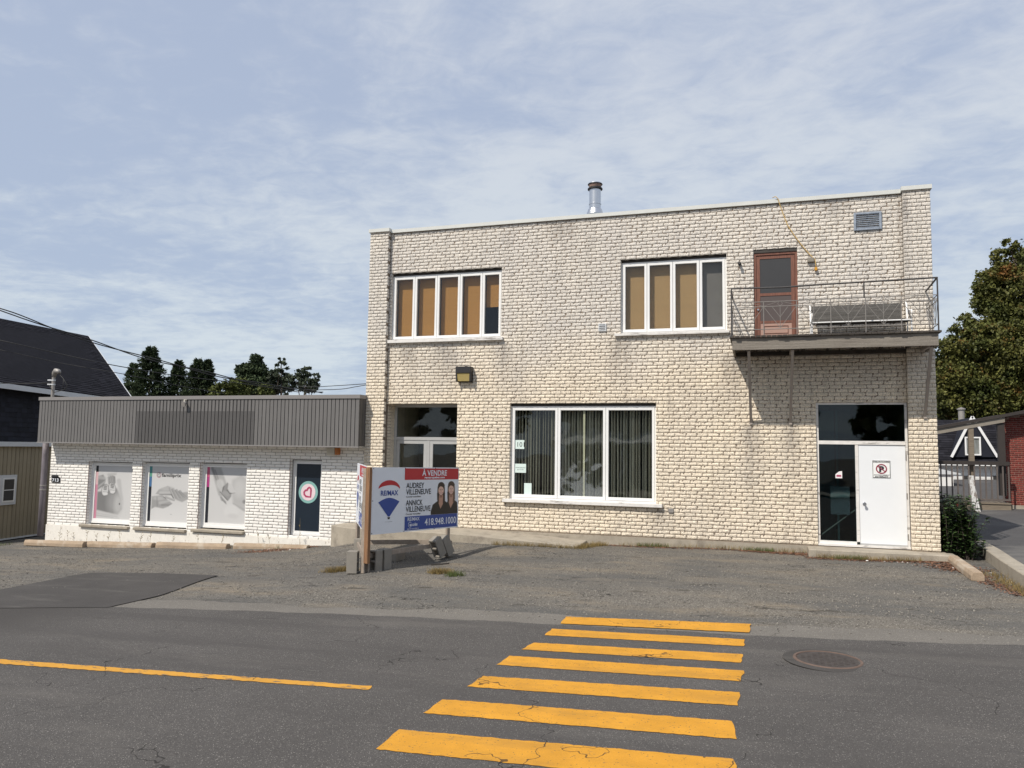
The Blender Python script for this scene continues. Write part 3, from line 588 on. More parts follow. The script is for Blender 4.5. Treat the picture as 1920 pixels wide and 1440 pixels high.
def frame_boxes(mb, x0, x1, z0, z1, y0, y1, w, wb=None):
    wb = wb or w; mb.box(x0, x0+w, y0, y1, z0, z1); mb.box(x1-w, x1, y0, y1, z0, z1); mb.box(x0+w, x1-w, y0, y1, z0, z0+wb); mb.box(x0+w, x1-w, y0, y1, z1-w, z1)
def casements(rect, mulls, parent, yf, glass, fw=0.055, sash=0.05, lintel=True, sill=None, mat_f=None, sillz=None, name='window'):
    """window mesh = outer frame; sub-parts sash, pane, sill"""
    a, b, c, d = rect; mat_f = mat_f or M['white']; top = d-(0.06 if lintel else 0.01)
    mb = MB(); frame_boxes(mb, a, b, c, top, yf, yf+.09, 0.035)
    edges = [a+.035]+list(mulls)+[b-.035]
    win = mb.build(name, mat_f, parent)
    for i in range(len(edges)-1):
        s0, s1 = edges[i]+.004, edges[i+1]-.004; mb = MB(); frame_boxes(mb, s0, s1, c+.037, top-.037, yf-.012, yf+.06, fw, fw+.01); mb.build('sash', mat_f, win, bevel=.004)
        mb = MB(); mb.box(s0+fw, s1-fw, yf+.025, yf+.031, c+.037+fw+.01, top-.037-fw); mb.build('pane', glass if not isinstance(glass, list) else glass[i], win)
    if lintel:
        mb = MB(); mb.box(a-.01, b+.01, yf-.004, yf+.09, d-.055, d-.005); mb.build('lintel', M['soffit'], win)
    if sill:
        s0, s1, sz, dy, h = sill; mb = MB(); mb.box(s0, s1, -dy, yf+.01, sz-h, sz); mb.build('sill', M['grime_white'], win, bevel=.004)
    return win
# upper left window, bamboo blinds behind
w1 = casements(WA, [-8.19, -7.58, -6.97, -6.38], bld, 0.085, M['glass'], sill=(-8.84, -5.80, 4.93, 0.09, 0.075))
tag(w1, 'five pane white window with brown bamboo blinds on the upper left')
eds = [-8.765, -8.19, -7.58, -6.97, -6.38, -5.90]
for i in range(5):
    z0 = 4.97 if i < 4 else 5.72
    mb = MB(); k = z0
    while k < 6.5:
        mb.box(eds[i]+.045, eds[i+1]-.045, .25, .256, k, min(k+.021, 6.5)); k += .024
    mb.build('blind', M['bamboo'], w1)
w2 = casements(WBm, [-2.38, -1.80, -1.21], bld, 0.085, M['glass'], sill=(-3.10, -0.57, 4.92, 0.09, 0.06))
tag(w2, 'four pane white window with pale bamboo blinds beside the balcony')
eds = [-2.935, -2.38, -1.80, -1.21, -0.655]
for i in range(4):
    mb = MB(); k = 4.96
    while k < 6.5:
        mb.box(eds[i]+.045, eds[i+1]-.045, .25, .256, k, min(k+.021, 6.5)); k += .024
    mb.build('blind', M['bamboo2'] if i < 3 else M['greyblind'], w2)
w3 = casements(WG, [-4.45, -3.32], bld, 0.085, [M['glass'], M['glassdirt'], M['glass']], fw=.06, sill=(-5.74, -2.03, 1.09, 0.10, 0.075))
tag(w3, 'three pane ground floor shop window with vertical blinds')
rg = random.Random(4); me_s = None
for i in range(46):
    x = -5.50+i*.0715; ang = R(rg.choice([88, 84, 92, 80]) if x < -4.4 else rg.choice([70, 74, 64]))
    if me_s is None:
        mb = MB(); mb.box(-.045, .045, -.0012, .0012, 0, 2.08); o = mb.build('blind_slat', M['slat'], w3); me_s = o.data
    else:
        o = bpy.data.objects.new('blind_slat', me_s); C.objects.link(o); o.parent = w3; o.matrix_parent_inverse = WORLD[w3.name].inverted()
    o.location = (x+rg.uniform(-.012, .012), .26, 1.12); o.rotation_euler = (rg.uniform(-.004, .004), rg.uniform(-.006, .006), ang)
mb = MB(); mb.box(-3.86, -3.815, .14, .18, 1.12, 3.2); mb.build('support_bar', M['bar'], w3)
mb = MB(); mb.box(-5.5, -2.25, .22, .29, 3.20, 3.24); mb.build('blind_rail', M['alu'], w3)
# paper notices on the glass
def notice(name, label, x0, x1, z0, z1, y, lines, cat='notice'):
    mb = MB(); mb.box(x0, x1, y, y+.0015, z0, z1); o = mb.build(name, M['paper']); tag(o, label, cat)
    for (t, sz, xo, zo, wd, m_) in lines: text(t, sz, M[m_], (x0+xo, y-.002, z0+zo), (1, 0, 0), (0, 0, 1), (0, -1, 0), o, width=wd, bold=0.0)
    return o
notice('paper_notice', 'white sheet reading 101 stuck inside the left shop window pane', -5.49, -5.27, 2.26, 2.47, .100, [('101', .16, .02, .05, .17, 'ink')])
notice('paper_notice', 'white sheet with two small lines of text below the 101 sheet', -5.50, -5.22, 1.70, 1.91, .100, [('L. Barrieau Langevin & Cie', .035, .02, .11, .24, 'ink'), ('gestion immobili\u00e8re', .028, .06, .065, .17, 'greyink')])
notice('paper_notice', 'blank pale sheet at the bottom of the left shop window pane', -5.26, -5.08, 1.20, 1.46, .100, [])
# wall mounted bits
t = thing('wall_light', 'dark bronze wall pack light with amber lens above the recessed entry', 'light', (-6.75, 0, 3.87))
mb = MB(); mb.box(-6.94, -6.55, -.20, -.02, 4.06, 4.22); mb.box(-6.94, -6.905, -.17, -.02, 3.86, 4.06); mb.box(-6.585, -6.55, -.19, -.02, 3.86, 4.06); mb.box(-6.94, -6.55, -.06, -.015, 3.85, 4.06); mb.build('housing', M['black'], t, bevel=.006)
mb = MB(); mb.prism([(-6.90, -.18, 4.06), (-6.90, -.14, 3.87), (-6.90, -.06, 3.87), (-6.90, -.06, 4.06)], (.31, 0, 0)); mb.build('lens', M['amber'], t)
t = thing('wall_vent', 'blue grey louvred wall vent high at the right end of the facade', 'vent', (2.24, 0, 6.96))
mb = MB(); frame_boxes(mb, 1.98, 2.52, 6.95, 7.34, -.045, .02, .05); mb.build('frame', M['vent'], t, bevel=.01)
for i in range(7):
    z = 7.02+i*.04; mb = MB(); mb.obox((2.03, -.015, z), (2.47, -.015, z), .035, .008, up=(0, -.6, .8)); mb.build('louvre', M['vent'], t)
mb = MB(); mb.box(2.03, 2.47, .0, .02, 7.0, 7.29); mb.build('backing', M['black'], t)
t = thing('wall_vent', 'small beige square vent in the middle of the facade', 'vent', (-3.39, 0, 5.0))
mb = MB(); frame_boxes(mb, -3.48, -3.30, 4.99, 5.17, -.035, .02, .02); mb.build('frame', M['trim'], t)
for i in range(3): mb = MB(); mb.obox((-3.46, -.025, 5.035+i*.045), (-3.32, -.025, 5.035+i*.045), .03, .02, up=(0, -.5, .8)); mb.build('louvre', M['trim'], t)
mb = MB(); mb.box(-3.46, -3.32, -.008, .02, 5.01, 5.15); mb.build('backing', M['black'], t)
mb = MB(); mb.box(-1.90, -1.79, -.035, 0, .91, 1.0); tag(mb.build('outlet_cover', M['galv'], bevel=.006), 'small grey metal cover plate right of the shop window sill', 'cover plate')
mb = MB(); mb.tube([(-.34, .0, 6.38), (-.34, -.05, 6.38)], .035, 12); mb.tube([(-.36, -.05, 6.40), (-.34, -.11, 6.385), (-.34, -.12, 6.33)], .03, 8); tag(mb.build('lamp_socket', M['black'], smooth=True), 'broken black lamp socket on the wall left of the upstairs door', 'lamp socket')
t = thing('junction_box', 'small beige box on the wall right of the upstairs door', 'box', (1.12, 0, 6.33)); mb = MB(); mb.box(1.05, 1.18, -.09, 0, 6.33, 6.42); mb.build('housing', M['taupe'], t, bevel=.005)
t = thing('yellow_cord', 'yellow cord hanging from the roof edge to beside the upstairs door', 'cord', (0.46, -.05, 7.7))
pts = [(0.36, -.06, 7.80), (.42, -.09, 7.815), (.47, -.08, 7.77), (.52, -.05, 7.6), (.58, -.035, 7.42), (.66, -.035, 7.18), (.80, -.035, 6.93), (.95, -.035, 6.70), (1.10, -.04, 6.50), (1.20, -.07, 6.38), (1.22, -.05, 6.24), (1.215, -.05, 6.2)]
mb = MB(); mb.tube(pts, .009, 6); mb.build('cord', M['yellowcable'], t, smooth=True); mb = MB(); mb.box(1.19, 1.245, -.08, -.02, 6.14, 6.21); mb.build('plug', M['oldyellow'], t, bevel=.006)
# flue
t = thing('chimney_flue', 'stainless steel flue with a round cap on the flat roof', 'chimney', (-4.2, 3, 7.42))
mb = MB(); mb.lathe((-4.2, 3, 0), [(.23, 7.42), (.23, 8.66), (.235, 8.70), (.19, 8.84), (.165, 8.86)], 28); mb.build('storm_collar', M['steel'], t, smooth=False)
mb = MB(); mb.lathe((-4.2, 3, 0), [(.160, 8.84), (.160, 8.97), (.168, 8.975), (.168, 9.0), (.160, 9.005), (.160, 9.40)], 28); mb.build('pipe', M['steel'], t)
mb = MB(); mb.lathe((-4.2, 3, 0), [(.16, 9.39), (.205, 9.40), (.205, 9.43), (.17, 9.46)], 28); mb.lathe((-4.2, 3, 0), [(.195, 9.53), (.205, 9.545), (.20, 9.555)], 28); mb.build('cap_band', M['black'], t)
mb = MB(); mb.lathe((-4.2, 3, 0), [(.15, 9.45), (.185, 9.53)], 28); mb.build('cap_throat', mat('coppery_stained_steel', (.36, .24, .19), .5), t)
mb = MB(); mb.lathe((-4.2, 3, 0), [(.20, 9.555), (.19, 9.575), (.10, 9.60), (.01, 9.61)], 28); mb.build('cap', M['steel'], t)

# recessed entry (left)
en = MB(); yE = .45; a, b, c, d = PL+.01, -6.90, .36, 3.33
en.box(a, a+.07, yE, yE+.06, c, d); en.box(b-.0, b+.07, yE, yE+.06, c, d); en.box(a+.07, b, yE, yE+.06, d-.06, d); en.box(a+.07, b, yE-.01, yE+.07, 2.44, 2.52); en.box(-7.93, -7.86, yE, yE+.06, c, 2.44)
ent = en.build('entrance', M['alu'], bld)
mb = MB(); mb.box(a+.07, b, yE+.02, yE+.027, 2.52, d-.06); mb.build('pane', M['glass'], ent)
for (p, q) in ((a+.075, -7.935), (-7.855, b-.005)):
    mb = MB(); frame_boxes(mb, p, q, c+.02, 2.435, yE+.005, yE+.05, .085, .2); mb.build('door_leaf', M['alu'], ent)
    mb = MB(); mb.box(p+.085, q-.085, yE+.02, yE+.027, c+.22, 2.35); mb.build('pane', M['glass'], ent)
mb = MB(); mb.box(-8.0, -7.98, yE-.05, yE+.0, 1.1, 1.5); mb.build('door_pull', M['steel'], ent)
mb = MB(); mb.box(-6.95, -6.93, .285, yE, .3, 3.33); mb.box(PL, -6.93, .285, yE+.05, 3.335, 3.40); mb.build('jamb', M['cream'], ent)
# vestibule behind the entry
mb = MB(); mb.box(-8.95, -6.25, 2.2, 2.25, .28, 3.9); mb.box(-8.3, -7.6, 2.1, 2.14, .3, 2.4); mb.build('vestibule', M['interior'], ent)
notice('paper_notice', 'blank pale sheet on the left glass of the recessed entry door', -8.66, -8.43, 1.33, 1.67, yE+.012, [])
notice('paper_notice', 'printed sheet with a cut corner on the left glass of the recessed entry door', -8.40, -8.16, 1.33, 1.68, yE+.012, [('AVIS IMPORTANT', .03, .04, .25, .15, 'ink'), ('AUX CLIENTS', .03, .05, .20, .13, 'ink'), ('MERCI', .03, .07, .13, .08, 'greyink')])

# right entry: transom, glass sidelight, white steel door
a, b, c, d = DE; yE = .04
mb = MB(); mb.box(a, a+.045, yE, yE+.09, c+.04, d); mb.box(b-.045, b, yE, yE+.09, c+.04, d); mb.box(a+.045, b-.045, yE, yE+.09, d-.045, d); mb.box(a+.045, b-.045, yE-.01, yE+.09, 2.455, 2.53); mb.box(1.915, 1.975, yE, yE+.09, c+.1, 2.455); mb.box(a-.0, b, yE-.05, yE+.09, c+.0, c+.04); mb.box(a+.045, 1.915, yE, yE+.09, c+.04, c+.10)
ent = mb.build('entrance', M['grime_white'], bld); tag(ent, 'service entrance with dark transom, tall glass sidelight and white door')
mb = MB(); mb.box(a+.045, b-.045, yE+.03, yE+.037, 2.53, d-.045); mb.build('pane', M['glassd'], ent)
mb = MB(); mb.box(a+.045, 1.915, yE+.03, yE+.037, c+.10, 2.455); mb.build('pane', M['glassd'], ent)
dr = MB(); dr.box(1.98, 2.857, yE+.012, yE+.06, c+.07, 2.45); dr.build('door', M['doorwhite'], ent, bevel=.004)
mb = MB(); mb.box(1.976, 2.86, yE-.01, yE+.08, c+.04, c+.068); mb.build('threshold', M['alu'], ent)
mb = MB(); mb.tube([(2.07, yE+.012, 1.24), (2.07, yE-.03, 1.24)], .014, 10); mb.tube([(2.07, yE-.03, 1.24), (2.07, yE-.07, 1.24)], [.018, .032], 12); mb.tube([(2.07, yE+.012, 1.24), (2.07, yE+.0, 1.24)], .035, 14); mb.build('door_knob', M['steel'], ent, smooth=False)
for z in (2.2, 1.42, .6): mb = MB(); mb.tube([(2.868, yE+.0, z-.06), (2.868, yE+.0, z+.06)], .011, 8); mb.build('hinge', M['galv'], ent)
mb = MB(); mb.tube([(1.22, yE+.08, .55), (1.90, yE+.10, 1.10)], .012, 6); tag(mb.build('wooden_stick', M['lumber']), 'thin stick leaning diagonally behind the sidelight glass of the service entrance', 'stick')
mb = MB(); mb.box(1.22, 1.60, 1.0, 1.04, .4, 3.2); mb.box(1.62, 1.66, .8, .84, .4, 3.2); tag(mb.build('curtain', mat('dark_teal_curtain', (.05, .085, .085), .9, var=.2, stretch=(20, 1, .5))), 'dark teal curtain hanging inside behind the service entrance glass', 'curtain')
mb = MB(); mb.box(1.43, 1.80, yE+.05, yE+.054, 1.0, 1.58); tag(mb.build('mirror', mat('mirror_glass', (.75, .78, .8), .04, metal=1.0, var=.01)), 'small rectangular mirror behind the sidelight glass of the service entrance', 'mirror')
mb = MB(); mb.add([(1.53, yE+.022, 1.75), (1.66, yE+.022, 1.75), (1.66, yE+.022, 1.90), (1.60, yE+.022, 1.89), (1.53, yE+.022, 1.83)], [(0, 1, 2, 3, 4)]); o = mb.build('sticker', mat('sticker_white', (.8, .78, .78), .6, var=.05)); tag(o, 'torn white sticker on the sidelight glass of the service entrance', 'sticker')
mb = MB(); mb.box(1.55, 1.64, yE+.019, yE+.0205, 1.78, 1.82); mb.build('print', M['crimson'], o)
# no parking sign
sx0, sx1, sz0, sz1 = 2.235, 2.575, 1.775, 2.135; sy = yE+.004
mb = MB(); mb.box(sx0, sx1, sy, sy+.006, sz0, sz1); ns = mb.build('no_parking_sign', mat('sign_board_white', (.82, .83, .82), .5, var=.01)); tag(ns, 'square no parking sign with crossed P on the white steel door', 'sign')
mb = MB(); frame_boxes(mb, sx0+.004, sx1-.004, sz0+.004, sz1-.004, sy-.0025, sy-.0005, .009); mb.build('border', M['ink'], ns)
def ring(cx, cz, r0, r1, y, n=40, sx=1.0):
    mb = MB(); V = []
    for k in range(n):
        a_ = 2*math.pi*k/n; V += [(cx+sx*r0*math.cos(a_), y, cz+r0*math.sin(a_)), (cx+sx*r1*math.cos(a_), y, cz+r1*math.sin(a_))]
    return mb.add(V, [(2*k, 2*k+1, (2*k+3) % (2*n), (2*k+2) % (2*n)) for k in range(n)])
cx, cz = (sx0+sx1)/2, 1.962
mb = ring(cx, cz, .078, .100, sy-.005, sx=1.05); mb.build('prohibition_ring', M['maroon'], ns)
mb = MB(); dv = Vector((math.cos(R(-38)), 0, math.sin(R(-38)))); pv = Vector((-dv.z, 0, dv.x))*.009; cc_ = Vector((cx, sy-.006, cz)); mb.add([cc_-dv*.085-pv, cc_+dv*.085-pv, cc_+dv*.085+pv, cc_-dv*.085+pv], [(0, 1, 2, 3)]); mb.build('prohibition_bar', M['maroon'], ns)
text('P', .15, M['ink'], (cx-.045, sy-.004, cz-.055), (1, 0, 0), (0, 0, 1), (0, -1, 0), ns, bold=.010, width=.095)
text('DEBARCADERE', .038, M['ink'], (sx0+.015, sy-.003, sz1-.045), (1, 0, 0), (0, 0, 1), (0, -1, 0), ns, width=.305, bold=.001)
text('STATIONNEMENT', .028, M['ink'], (sx0+.025, sy-.003, sz0+.052), (1, 0, 0), (0, 0, 1), (0, -1, 0), ns, width=.295, bold=.0005)
text('INTERDIT', .040, M['ink'], (sx0+.045, sy-.003, sz0+.015), (1, 0, 0), (0, 0, 1), (0, -1, 0), ns, width=.25, bold=.001)
# upstairs door
a, b, c, d = DU; mb = MB(); mb.box(a, a+.05, .03, .14, c, d-.07); mb.box(b-.05, b, .03, .14, c, d-.07); mb.box(a+.05, b-.05, .03, .14, d-.12, d-.07)
ud = mb.build('balcony_door', M['redwood'], bld); tag(ud, 'weathered red brown wooden screen door opening onto the balcony')
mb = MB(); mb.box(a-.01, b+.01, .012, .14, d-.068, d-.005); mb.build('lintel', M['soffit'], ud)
mb = MB(); frame_boxes(mb, a+.055, b-.055, c+.02, d-.125, .05, .085, .075, .06); mb.box(a+.13, b-.13, .05, .085, 5.66, 5.72); mb.box(a+.13, b-.13, .05, .085, 5.06, 5.11); mb.build('door_leaf', M['redwood'], ud)
mb = MB(); mb.box(a+.13, b-.13, .06, .066, 5.72, d-.20); mb.build('screen', M['screen'], ud)
mb = MB(); mb.box(a+.13, b-.13, .06, .066, 5.11, 5.66); mb.build('screen', M['screen2'], ud)
mb = MB(); mb.box(a+.13, b-.13, .058, .07, c+.08, 5.06); mb.build('kick_panel', M['pinkpanel'], ud)
mb = MB(); frame_boxes(mb, a+.20, b-.20, 4.83, 5.0, .048, .056, .012); mb.build('panel_moulding', M['redwood'], ud)
mb = MB(); mb.tube([(a+.085, .05, 5.36), (a+.085, .02, 5.36)], .02, 8); mb.build('door_knob', M['steel'], ud)

# ------------------------------------------------------------------ balcony (fixed to the building)
BX0, BX1, BY, BZ = -0.50, 3.30, -1.20, 4.62
mb = MB(); mb.box(BX0+.06, BX1-.06, BY+.03, BY+.075, 4.335, 4.575)
bal = mb.build('balcony', M['oldwood'], bld); tag(bal, 'weathered wooden balcony with lattice ironwork railing')
mb = MB(); mb.box(BX0+.02, BX0+.06, BY+.03, -.01, 4.335, 4.575); mb.build('side_beam', M['oldwood'], bal); mb = MB(); mb.box(BX1-.06, BX1-.02, BY+.03, -.14, 4.335, 4.575); mb.build('side_beam', M['oldwood'], bal)
for i in range(7): x = BX0+.4+i*.5; mb = MB(); mb.box(x, x+.04, BY+.08, -.02, 4.42, 4.575); mb.build('joist', M['darkwood'], bal)
mb = MB(); mb.box(BX0+.07, BX1-.07, -.06, -.02, 4.335, 4.42); mb.build('ledger', M['darkwood'], bal)
nb = 38; rg = random.Random(2)
for i in range(nb):
    w = (BX1-BX0+.06)/nb; x = BX0-.03+i*w; e = rg.uniform(-.02, .015)
    mb = MB(); mb.box(x+.004, x+w-.004, BY-.03+e, -.03 if x < PR-.15 else -.145, 4.58+rg.uniform(-.002, .002), 4.617); mb.build('deck_board', M['darkwood'], bal)
for x, x2 in ((-.16, -.14), (.68, .66), (3.17, 3.20)):
    mb = MB(); yw = -.03 if x < 2.9 else -.15; mb.obox((x, BY+.12, 4.33), (x2, yw, 2.92 if x < 2 else 3.05), .055, .05, up=(0, 1, 1)); mb.box(x2-.03, x2+.03, yw-.012, yw, 2.86 if x < 2 else 2.99, 3.0 if x < 2 else 3.1); mb.build('strut', M['strut'], bal)
    mb = MB(); mb.box(x-.025, x+.025, BY+.09, -.02 if x < 2.9 else -.145, 4.335, 4.385) ; mb.build('cross_beam', M['strut'], bal)
# railing: handrail, posts, lattice panels
ry = BY+.0; zt, zr1, zr2, zr3 = 5.61, 5.30, 5.20, 4.74
mb = MB(); mb.tube([(BX0+.01, -.02, zt-.02), (BX0+.01, ry, zt-.01), (0.5, ry, zt-.03), (1.2, ry, zt-.01), (2.0, ry, zt+.0), (BX1-.02, ry, zt+.02)], .017, 8); mb.tube([(BX1-.02, ry, zt+.02), (BX1-.02, -.14, zt-.04)], .017, 8); mb.build('handrail', M['iron'], bal, smooth=False)
for x in (BX0+.01, BX1-.02): mb = MB(); mb.box(x-.012, x+.012, ry-.012, ry+.012, 4.6, zt); mb.build('rail_post', M['iron'], bal)
mb = MB(); mb.box(1.99, 2.015, ry-.012, ry+.012, zr1, zt); mb.build('rail_post', M['iron'], bal)
bw = (BX1-BX0-.03)/6
def bay(P0, d_, name='railing_panel'):
    """one ironwork bay of width |d_|: verticals, two Vs, ring and top zigzag"""
    mb = MB(); P0 = Vector(P0); D_ = Vector(d_); w = D_.length; u = D_.normalized(); q = lambda s, z: P0+u*(s*w)+Vector((0, 0, z-P0.z))
    r = .0055
    mb.tube([q(0, 4.62), q(0, zr1)], .009, 6)
    mb.tube([q(0, zr2-.0), q(.5, 4.76)], r, 5); mb.tube([q(1, zr2), q(.5, 4.76)], r, 5)
    mb.tube([q(.25, zr2), q(.5, 4.98)], r, 5); mb.tube([q(.75, zr2), q(.5, 4.98)], r, 5); mb.tube([q(.5, zr2), q(.5, 4.76)], r, 5)
    mb.tube([q(0, zr2+.01), q(.42, zr1-.01)], r*.8, 5); mb.tube([q(1, zr2+.01), q(.58, zr1-.01)], r*.8, 5)
    c0 = q(.5, zr1-.045); mb.tube([c0+u*(.042*math.cos(t_))+Vector((0, 0, .042*math.sin(t_))) for t_ in np.linspace(0, 2*math.pi, 15)], r*.8, 5, caps=False)
    for z in (zr1, zr2, zr3): mb.tube([q(0, z), q(1, z)], .0085, 6)
    return mb.build(name, M['greyiron'], bal)
for i in range(6): bay((BX0+.01+i*bw, ry, 4.62), (bw, 0, 0))
for i in range(2): bay((BX1-.02, ry+i*.53, 4.62), (0, .53, 0))
for i in range(2): bay((BX0+.01, ry+i*.58, 4.62), (0, .58, 0))
# glider bench
t = thing('bench', 'grey slatted bench with white tubular frame standing on the balcony', 'bench', (1.95, -.5, 4.62))
bx0, bx1 = 1.08, 2.82
for i in range(9):
    z = 4.98+i*.040; yb = -.34+i*.012; mb = MB(); mb.box(bx0+.02, bx1-.02, yb, yb+.014, z, z+.035); mb.build('backrest_slat', M['bench'], t)
for i in range(5):
    y = -.82+i*.095; mb = MB(); mb.box(bx0, bx1+.06, y, y+.075, 4.90+i*.004, 4.92+i*.004); mb.build('seat_slat', M['bench'], t)
for x in (bx0-.01, bx1+.07):
    mb = MB(); mb.tube([(x, -.22, 5.36), (x, -.33, 5.30), (x, -.38, 4.93), (x, -.83, 4.91), (x, -.86, 5.08), (x, -.55, 5.14)], .016, 8); mb.build('side_frame', M['white'], t, smooth=True)
    mb = MB(); mb.tube([(x, -.80, 4.92), (x, -.82, 4.62)], .014, 8); mb.build('leg', M['white'], t); mb = MB(); mb.tube([(x, -.38, 4.92), (x, -.36, 4.62)], .014, 8); mb.build('leg', M['white'], t)
mb = MB(); mb.tube([(bx0, -.84, 4.895), (bx1+.07, -.84, 4.895)], .014, 8); mb.build('front_rail', M['white'], t)

# ------------------------------------------------------------------ walkway and door slab
def ledge(name, pts_top, z_bot, back_y, material, label, cat):
    pass
mb = MB(); wf = [(-9.95, -.62, .06, .34), (-9.3, -1.0, .06, .34), (-6.45, -1.02, .17, .33), (-4.7, -.98, .14, .245), (-3.72, -.95, .15, .19)]
V = []; n = len(wf)
for x, y, zb, zt_ in wf: V += [(x, y, zb-.25), (x, y, zt_), (x, -.02, zt_+.03 if x > -9.4 else .34), (x, -.02, zb-.25)]
fs = []
for i in range(n-1):
    for k in range(4): fs.append((i*4+k, i*4+(k+1) % 4, (i+1)*4+(k+1) % 4, (i+1)*4+k))
fs += [(3, 2, 1, 0), tuple((n-1)*4+k for k in range(4))]; mb.add(V, fs)
tag(mb.build('concrete_walkway', M['concrete'], bevel=.012), kind='structure')
mb = MB(); mb.prism([(.95, -.62, .02), (3.62, -.55, .02), (3.62, -.02, .02), (.95, -.02, .02)], (0, 0, .325)); tag(mb.build('door_slab', M['concrete'], bevel=.02), 'long low concrete step in front of the white service door', 'step')

# ================================================================== LOW SHOP
SX0, SX1 = -19.66, -9.385
shop = thing('low_shop', 'single storey shop of white painted brick with grey steel siding band', 'building', (-14.5, 5, -.4))
LW = [(-18.22, -16.68, -.05, 1.72), (-16.32, -14.76, -.05, 1.74), (-14.39, -12.905, -.01, 1.76)]; LD = (-11.58, -10.65, -.05, 1.90)
mb = slab_with_holes(SX0, SX1, -.10, 2.4, .012, .26, LW+[LD]); sw = mb.build('wall', M['wmortar'], shop)
def lowz(x): return float(np.interp(x, [-19.7, -10], [-.14, -.06]))
br = [q for q in lay_bricks(SX0, SX1, -.12, 2.30, LW+[LD], .300, .0785, .007, 9, JV=.010) if q[1] > -.13]
brick_wall(sw, br, lambda x: .012, .300, .0785, .007, .0012, .004, .10, M['wbrick'], JV=.010, seed=5, nvar=8)
mb = MB(); mb.box(SX0, SX1, -.02, .26, -1.0, -.115); mb.build('foundation', M['wfound'], shop)
mb = MB(); mb.box(SX0, SX0+.2, .26, 9, -1, 3.3); mb.box(SX0+.2, SX1-.01, 8.8, 9, -1, 3.3); mb.build('side_wall', M['beige'], shop)
mb = MB(); mb.box(SX0, SX1-.01, -.35, 9, 3.36, 3.44); mb.build('roof', M['roofgravel'], shop)
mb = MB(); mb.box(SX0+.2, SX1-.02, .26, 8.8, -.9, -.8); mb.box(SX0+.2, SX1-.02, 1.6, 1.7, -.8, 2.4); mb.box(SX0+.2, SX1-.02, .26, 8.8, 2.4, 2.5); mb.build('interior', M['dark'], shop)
# siding band
fx0, fx1, fz0, fz1, fy = -19.68, -9.36, 2.24, 3.52, -.45
bandm = MB(); bandm.box(fx0+.02, fx1-.02, fy+.03, .0, fz0+.03, fz1-.02); band = bandm.build('siding_band', M['fascia2'], shop)
npan = 92; pw = (fx1-fx0)/npan; me_p = None; rg = random.Random(8)
for i in range(npan):
    x = fx0+i*pw; fd = -16.22 < x < -12.5
    if i < 2 or fd and not getattr(shop, '_x', None): pass
    key = 'b' if fd else 'a'
    if key not in _tcache:
        mb = MB(); g = .003; mb.prism([(g, .03, 0), (g, -.004, 0), (g+.006, -.006, 0), (pw-.016, -.006, 0), (pw-.010, .022, 0), (pw-.010, .03, 0)], (0, 0, fz1-fz0-.10)); o = mb.build('siding_panel', M['fascia2'] if fd else M['fascia'], band); _tcache[key] = o.data
    else:
        o = bpy.data.objects.new('siding_panel', _tcache[key]); C.objects.link(o); o.parent = band; o.matrix_parent_inverse = WORLD[band.name].inverted()
    o.location = (x, fy, fz0+.02)
    if fd:   # the old sign only covered part of the height: add the faded strip above it
        o.scale = (1, 1, 1)
mb = MB(); k = 0
while k < npan:
    x = fx0+k*pw
    if -16.22 < x < -12.5: mb.prism([(x+.012, fy+.02, 3.13), (x+.012, fy+.002, 3.13), (x+.024, fy-.008, 3.13), (x+pw-.022, fy-.008, 3.13), (x+pw-.006, fy+.018, 3.13)], (0, 0, fz1-.08-3.13))
    k += 1
mb.build('upper_siding', M['fascia'], band)
ns_ = 3
for i in range(ns_):
    y = fy+.04+i*.14; mb = MB(); mb.box(fx1-.02, fx1-.004, y, y+.125, fz0+.02, fz1-.08); mb.build('siding_panel', M['fascia2'], band)
mb = MB(); mb.box(fx0-.02, fx1+.015, fy-.03, fy+.06, fz1-.075, fz1+.02); mb.box(fx1-.05, fx1+.015, fy+.06, -.13, fz1-.075, fz1+.02); mb.box(fx0-.02, fx0+.05, fy+.06, 9.0, fz1-.075, fz1+.02); mb.build('cap_trim', M['fasciatrim'], band)
mb = MB(); mb.box(fx0-.01, fx1+.005, fy-.015, fy+.02, fz0-.01, fz0+.02); mb.build('bottom_trim', M['fasciatrim'], band)
mb = MB(); mb.box(fx0+.02, fx1-.02, fy+.02, .01, fz0, fz0+.025); mb.build('soffit', M['wbrick'], band)
